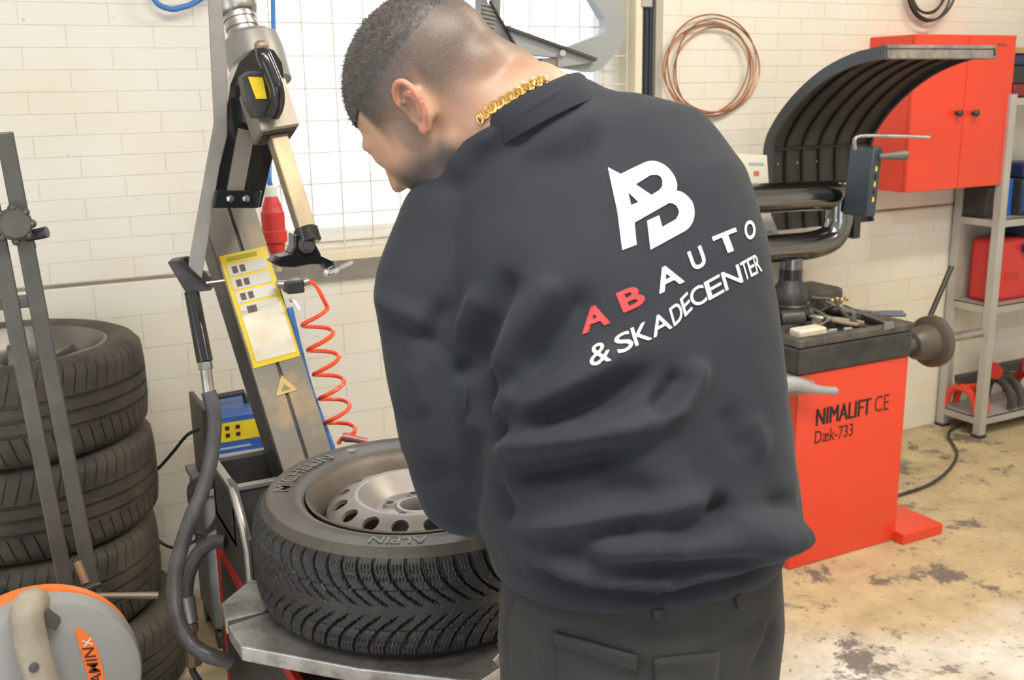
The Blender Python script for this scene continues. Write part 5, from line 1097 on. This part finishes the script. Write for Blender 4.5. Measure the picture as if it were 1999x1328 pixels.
folds = [
    (z8((550, 395), (690, 352), (900, 335), (1100, 300), (1300, 225)), 0.016, 0.017),
    (z8((590, 475), (760, 455), (980, 405), (1150, 370)), -0.011, 0.013),
    (z8((640, 700), (750, 725), (900, 690), (1200, 630), (1500, 560)), 0.013, 0.018),
    (z8((650, 765), (850, 752), (1050, 702), (1250, 670)), -0.009, 0.011),
    (z8((860, 800), (1050, 800), (1400, 780), (1700, 745), (1870, 690)), 0.014, 0.018),
    (z8((800, 780), (1000, 840), (1300, 838), (1700, 770)), -0.010, 0.012),
    (z8((700, 830), (950, 900), (1250, 915), (1550, 850), (1780, 760)), 0.012, 0.018),
    (z8((660, 872), (1000, 955), (1250, 975), (1550, 892), (1780, 820)), -0.012, 0.012),
    (z8((1500, 640), (1700, 680), (1850, 690), (1885, 700)), 0.018, 0.022),
    (z8((1400, 620), (1650, 640), (1840, 600)), -0.012, 0.016),
    (z7((560, 1290), (640, 1130), (740, 980), (830, 860)), 0.010, 0.020),
    (z7((450, 1290), (520, 1080), (600, 900), (640, 820)), -0.009, 0.018),
    (z7((680, 1280), (790, 1120), (950, 900)), -0.008, 0.018),
    (z7((400, 1250), (440, 1080), (520, 900)), 0.008, 0.018),
    (z7((330, 1150), (330, 1040), (380, 960)), -0.006, 0.014),
    (z8((640, 235), (800, 150), (1000, 45), (1150, -60)), 0.010, 0.018),
    (z8((680, 300), (850, 240), (1050, 150), (1250, 40)), -0.008, 0.014),
    (z8((1240, 270), (1330, 190), (1390, 80), (1410, -20)), 0.009, 0.014),
    (z8((1200, 230), (1290, 150), (1350, 40)), -0.009, 0.012),
    (z8((455, 60), (460, 180), (500, 260), (560, 300)), 0.012, 0.014),
    (z8((540, 40), (545, 180), (590, 290), (660, 320)), -0.012, 0.012),
    (z8((660, 120), (600, 200), (620, 290)), 0.009, 0.012),
    (z8((1050, 450), (1120, 560), (1250, 600)), -0.004, 0.02), (z8((1080, 380), (1200, 480), (1400, 500)), 0.005, 0.025),
    (z8((560, 520), (600, 600), (640, 690)), -0.008, 0.012),
    (z8((1600, 250), (1640, 330), (1700, 400)), 0.004, 0.018), (z8((1500, 200), (1600, 420)), -0.004, 0.02),
    ([(722, 598), (770, 630), (830, 660), (890, 700), (930, 770)], -0.006, 0.008),
    ([(716, 575), (770, 605), (850, 640)], 0.006, 0.016),
    ([(1120, 165), (1040, 215), (960, 265), (910, 300)], 0.006, 0.012), ([(1150, 185), (1060, 240), (980, 300)], -0.005, 0.012),
    ([(760, 800), (800, 820), (860, 815)], -0.004, 0.012), ([(780, 900), (830, 930), (900, 930)], -0.004, 0.014), ([(800, 700), (830, 780), (840, 860)], 0.004, 0.02),
]
strokes(sw_me, [(p, a * 2.4, w * 0.92) for p, a, w in folds])
ed2 = np.empty(len(sw_me.edges) * 2, np.int64); sw_me.edges.foreach_get('vertices', ed2); ed2 = ed2.reshape(-1, 2)
co, no = mesh_arrays(sw_me); dg2 = np.bincount(ed2.ravel(), minlength=len(co)).astype(float)
for _ in range(4):
    acc = np.stack([np.bincount(ed2[:, 0], co[ed2[:, 1], k], len(co)) + np.bincount(ed2[:, 1], co[ed2[:, 0], k], len(co)) for k in range(3)], 1); co = 0.5 * co + 0.5 * acc / dg2[:, None]
sw_me.vertices.foreach_set('co', co.ravel()); sw_me.update()
co, no = mesh_arrays(sw_me)
dn = np.array([0.0022 * noise.noise(Vector(c) * 9.0) + 0.0012 * noise.noise(Vector(c) * 24.0) for c in co]); co += no * dn[:, None]; sw_me.vertices.foreach_set('co', co.ravel()); sw_me.update()
sw_bvh = bvh_of(sw_me)
def cloth_material(name, c, c2, wv, sheen):
    m = bpy.data.materials.new(name); m.use_nodes = True; nt = m.node_tree; b = nt.nodes['Principled BSDF']; tc_ = nt.nodes.new('ShaderNodeTexCoord'); P = tc_.outputs['Object']
    nt.links.new(ramp(nt, noise_node(nt, P, 5, 4), [(0.35, c), (0.7, c2)]), b.inputs['Base Color']); b.inputs['Roughness'].default_value = 0.85; b.inputs['Sheen Weight'].default_value = sheen; b.inputs['Sheen Roughness'].default_value = 0.45
    b.inputs['Specular IOR Level'].default_value = 0.25
    bp = nt.nodes.new('ShaderNodeBump'); bp.inputs['Strength'].default_value = 0.25; bp.inputs['Distance'].default_value = 0.0008; nt.links.new(noise_node(nt, P, wv, 2), bp.inputs['Height']); nt.links.new(bp.outputs['Normal'], b.inputs['Normal'])
    return m
sweat_m = cloth_material('black_sweatshirt', (0.020, 0.024, 0.032), (0.026, 0.030, 0.039), 700, 0.06)
sw_o = put(sw_me, 'sweatshirt', sweat_m, pe)
# collar band
rc_ = COLC; e3 = NAX; e1 = Vector((1, 0, 0)); e1 = (e1 - e3 * e1.dot(e3)).normalized(); e2 = e3.cross(e1)
rows = []
for r_, h_ in ((0.084, -0.036), (0.0855, -0.018), (0.083, -0.002), (0.079, 0.004), (0.075, 0.0), (0.074, -0.036)):
    rows.append([rc_ + e1 * (r_ * 1.0 * math.cos(2 * math.pi * k / 64)) + e2 * (r_ * 0.92 * math.sin(2 * math.pi * k / 64)) + e3 * h_ for k in range(64)])
ring_surface(rows, 64).part('collar', sweat_m, pe)
# cuffs
for A_ in (armL, armR):
    (p, r), (q, s) = A_[-2], A_[-1]; p, q = Vector(p), Vector(q); d_ = (q - p).normalized()
    MB().lathe([(0.040, -0.01), (0.045, 0.0), (0.043, 0.03), (0.038, 0.055), (0.034, 0.055), (0.034, 0.0)], q + d_ * 0.012, d_, 28, cap=False).part('cuff', sweat_m, pe)

# ---- trousers
tr_r = [(.71, 1.025, 1.085, .176, .130, 6, -3), (.71, 1.02, 1.02, .187, .142, 3, -2), (.71, 1.02, .94, .192, .152, 0, 0), (.71, 1.022, .86, .188, .150, 0, 0), (.71, 1.025, .80, .178, .138, 0, 0)]
tr_ = loft(tr_r)
for s_ in (-1, 1):
    chain(tr_, [(Vector((.71 + s_ * .085, 1.022, .88)), .105), (Vector((.71 + s_ * .095, 1.03, .74)), .098), (Vector((.71 + s_ * .10, 1.05, .52)), .082), (Vector((.71 + s_ * .10, 1.03, .32)), .078), (Vector((.71 + s_ * .10, 1.02, .13)), .078)])
tr_me = evaluated(tr_, 0.007, 8, 0.5)
tf = [(z8((720, 1000), (900, 1030), (1100, 1060), (1400, 1110)), -0.004, 0.012), (z8((640, 950), (600, 1100), (610, 1300)), -0.008, 0.008), (z8((700, 1060), (760, 1180), (770, 1320)), 0.005, 0.012),
      (z8((820, 1120), (860, 1260), (900, 1320)), -0.004, 0.012), (z8((1000, 1160), (1250, 1220), (1460, 1215)), 0.004, 0.016), (z8((1500, 1180), (1600, 1120), (1720, 1080)), -0.005, 0.012),
      (z8((1720, 1080), (1690, 1180), (1640, 1280), (1600, 1328)), -0.008, 0.010), (z8((900, 1290), (1200, 1310), (1420, 1290)), -0.005, 0.014)]
strokes(tr_me, tf); tr_bvh = bvh_of(tr_me)
trouser_m = cloth_material('dark_work_trousers', (0.030, 0.031, 0.032), (0.042, 0.042, 0.042), 420, 0.05)
tr_o = put(tr_me, 'trousers', trouser_m, pe)
def patch(bvh, quad, m_, name, parent, nx=8, ny=8, lift=0.003):        # sewn-on piece following the cloth
    rows = []
    for j in range(ny + 1):
        row = []
        for i in range(nx + 1):
            u, v = i / nx, j / ny; a = [quad[0][k] * (1 - u) + quad[1][k] * u for k in (0, 1)]; b = [quad[3][k] * (1 - u) + quad[2][k] * u for k in (0, 1)]
            h_, n_ = cast(bvh, a[0] * (1 - v) + b[0] * v, a[1] * (1 - v) + b[1] * v)
            if h_ is None: return None
            if n_.dot(ray(999, 664)) > 0: n_ = -n_
            row.append(h_ + n_ * lift)
        rows.append(row)
    mb = MB(); w_ = nx + 1; mb.v = [p for r in rows for p in r]; mb.f = [(j * w_ + i, j * w_ + i + 1, (j + 1) * w_ + i + 1, (j + 1) * w_ + i) for j in range(ny) for i in range(nx)]
    o = mb.part(name, m_, parent, angle=180, fix=False); s = o.modifiers.new('s', 'SOLIDIFY'); s.thickness = 0.003; s.offset = 0; return o
patch(tr_bvh, [(1272, 1185), (1290, 1186), (1292, 1212), (1273, 1211)], trouser_m, 'belt_loop', tr_o, 3, 4, 0.005)
patch(tr_bvh, [(1432, 1160), (1441, 1158), (1443, 1186), (1434, 1188)], trouser_m, 'belt_loop', tr_o, 3, 4, 0.005)
patch(tr_bvh, [(1085, 1232), (1240, 1278), (1235, 1400), (1095, 1390)], trouser_m, 'back_pocket', tr_o)
patch(tr_bvh, [(1275, 1285), (1400, 1272), (1395, 1400), (1280, 1405)], trouser_m, 'back_pocket', tr_o)
patch(tr_bvh, [(1083, 1230), (1242, 1276), (1241, 1300), (1084, 1254)], trouser_m, 'pocket_flap', tr_o, 8, 3, 0.006)
# boots
for s_ in (-1, 1):
    b = MB(); cx2 = .71 + s_ * .10
    chain(b, [(Vector((cx2, 1.0, .20)), .055), (Vector((cx2, 1.0, .08)), .052), (Vector((cx2 + s_ * .01, 1.12, .055)), .048), (Vector((cx2 + s_ * .012, 1.19, .047)), .043)])
    b.box(cx2 - 0.045, cx2 + 0.055, 0.945, 1.23, 0.0, 0.03); put(evaluated(b, 0.006, 4), 'boot', mat('black_leather', (0.015, 0.014, 0.013), 0.45), pe)

# ---- necklace: gold links round the neck
gold = mat('gold', (0.86, 0.55, 0.20), 0.25, 1.0)
npx = smooth_path([(938, 232, 0), (960, 212, 0), (985, 197, 0), (1012, 182, 0), (1040, 166, 0), (1066, 156, 0)], 40)
ln = MB(); L3 = []
for q in npx:
    h_, n_ = cast(body_bvh, q.x, q.y)
    if h_ is None: continue
    h2, n2 = cast(sw_bvh, q.x, q.y)
    if h2 is not None and (h2 - EYE).length < (h_ - EYE).length: h_, n_ = h2, n2
    L3.append(h_ + n_ * 0.002)
Lr = [L3[0]] if L3 else []
for p in L3:
    if (p - Lr[-1]).length > 0.0052: Lr.append(p)
for i, p in enumerate(Lr):
    t = (Lr[min(i + 1, len(Lr) - 1)] - Lr[max(i - 1, 0)]).normalized(); n_ = (EYE - p).normalized(); n_ = (n_ - t * n_.dot(t)).normalized(); b_ = t.cross(n_)
    tw = 0.5 if i % 2 else -0.5; b2 = b_ * math.cos(tw) + t * math.sin(tw); t2 = b2.cross(n_)
    ln.tube([p + b2 * 0.0062 * math.cos(2 * math.pi * k / 12) + t2 * 0.0036 * math.sin(2 * math.pi * k / 12) + n_ * 0.001 for k in range(12)], 0.0016, 6, closed=True)
if ln.v: ln.part('necklace', gold, pe)

# ---- print on the back of the sweatshirt
def zp(x, y): return (1120 + x / 3.019, 300 + y / 3.019)
def print_on(vs2, fs2, m_, name):
    P3 = []; ok = []
    for a, b in vs2:
        h_, n_ = cast(sw_bvh, a, b)
        if h_ is None: P3.append(None); continue
        if n_.dot(h_ - EYE) > 0: n_ = -n_
        P3.append(h_ + n_ * 0.0016)
    good = [f for f in fs2 if all(P3[i] is not None for i in f) and max((P3[f[0]] - P3[f[1]]).length, (P3[f[1]] - P3[f[2]]).length) < 0.03]
    us = sorted(set(i for f in good for i in f)); rm = {i: k for k, i in enumerate(us)}
    mb = MB(); mb.v = [P3[i] for i in us]; mb.f = [tuple(rm[i] for i in f) for f in good]
    if mb.f: return mb.part(name, m_, sw_o, angle=180, fix=False)
white_ink = mat('white_print_ink', (0.80, 0.80, 0.80), 0.6); red_ink = mat('red_print_ink', (0.62, 0.035, 0.04), 0.6)
outer = [(200, 85), (275, 125), (350, 88), (420, 55), (445, 49), (470, 48), (500, 55), (530, 70), (558, 93), (580, 120), (596, 150), (605, 180), (605, 202), (602, 222), (628, 228), (650, 240), (674, 261), (693, 285), (704, 315), (708, 345), (706, 375), (698, 405), (682, 433), (660, 455), (450, 570), (430, 400), (500, 368), (518, 437), (598, 392), (612, 371), (618, 348), (612, 326), (600, 308), (580, 297), (560, 293), (355, 410), (368, 540), (285, 572), (255, 340)]
h1 = [(318, 230), (380, 290), (335, 308)]; h2_ = [(362, 185), (450, 130), (490, 128), (512, 142), (520, 165), (518, 198), (500, 220), (455, 248)]
tri = tessellate_polygon([[Vector((a, b, 0)) for a, b in l] for l in (outer, h1, h2_)]); fl = outer + h1 + h2_
v_, f_ = refine([zp(*p) for p in fl], [tuple(t) for t in tri], 9.0); print_on(v_, f_, white_ink, 'logo_print')
def letter(ch, BL, BR, up_, m_, bold=0.012):
    v_, f_ = text2d(ch, bold); v_, f_ = refine(v_, f_, 0.12); q = [zp(BL[0] + (BR[0] - BL[0]) * x + up_[0] * y, BL[1] + (BR[1] - BL[1]) * x + up_[1] * y) for x, y in v_]
    print_on(q, f_, m_, 'letter_print')
letter('A', (52, 1070), (215, 1000), (-16, -134), red_ink, 0.03); letter('B', (292, 942), (428, 882), (-47, -115), red_ink, 0.03)
letter('A', (502, 830), (650, 757), (-48, -124), white_ink, 0.02); letter('U', (705, 698), (785, 655), (-40, -112), white_ink, 0.02)
letter('T', (852, 610), (990, 553), (-42, -114), white_ink, 0.03); letter('O', (1012, 520), (1072, 492), (-18, -108), white_ink, 0.02)
letter('&', (100, 1262), (222, 1222), (-10, -122), white_ink, 0.0)
base = [(262, 1190), (362, 1138), (468, 1088), (588, 1022), (652, 965), (700, 915), (792, 868), (892, 812), (1003, 752), (1040, 730), (1076, 710), (1108, 692)]
for ch, (x0_, y0_), (x1_, y1_) in zip('SKADECENTER', base, base[1:]):
    letter(ch, (x0_, y0_), (x0_ + (x1_ - x0_) * 0.92, y0_ + (y1_ - y0_) * 0.92), (-30, -104), white_ink, 0.004)
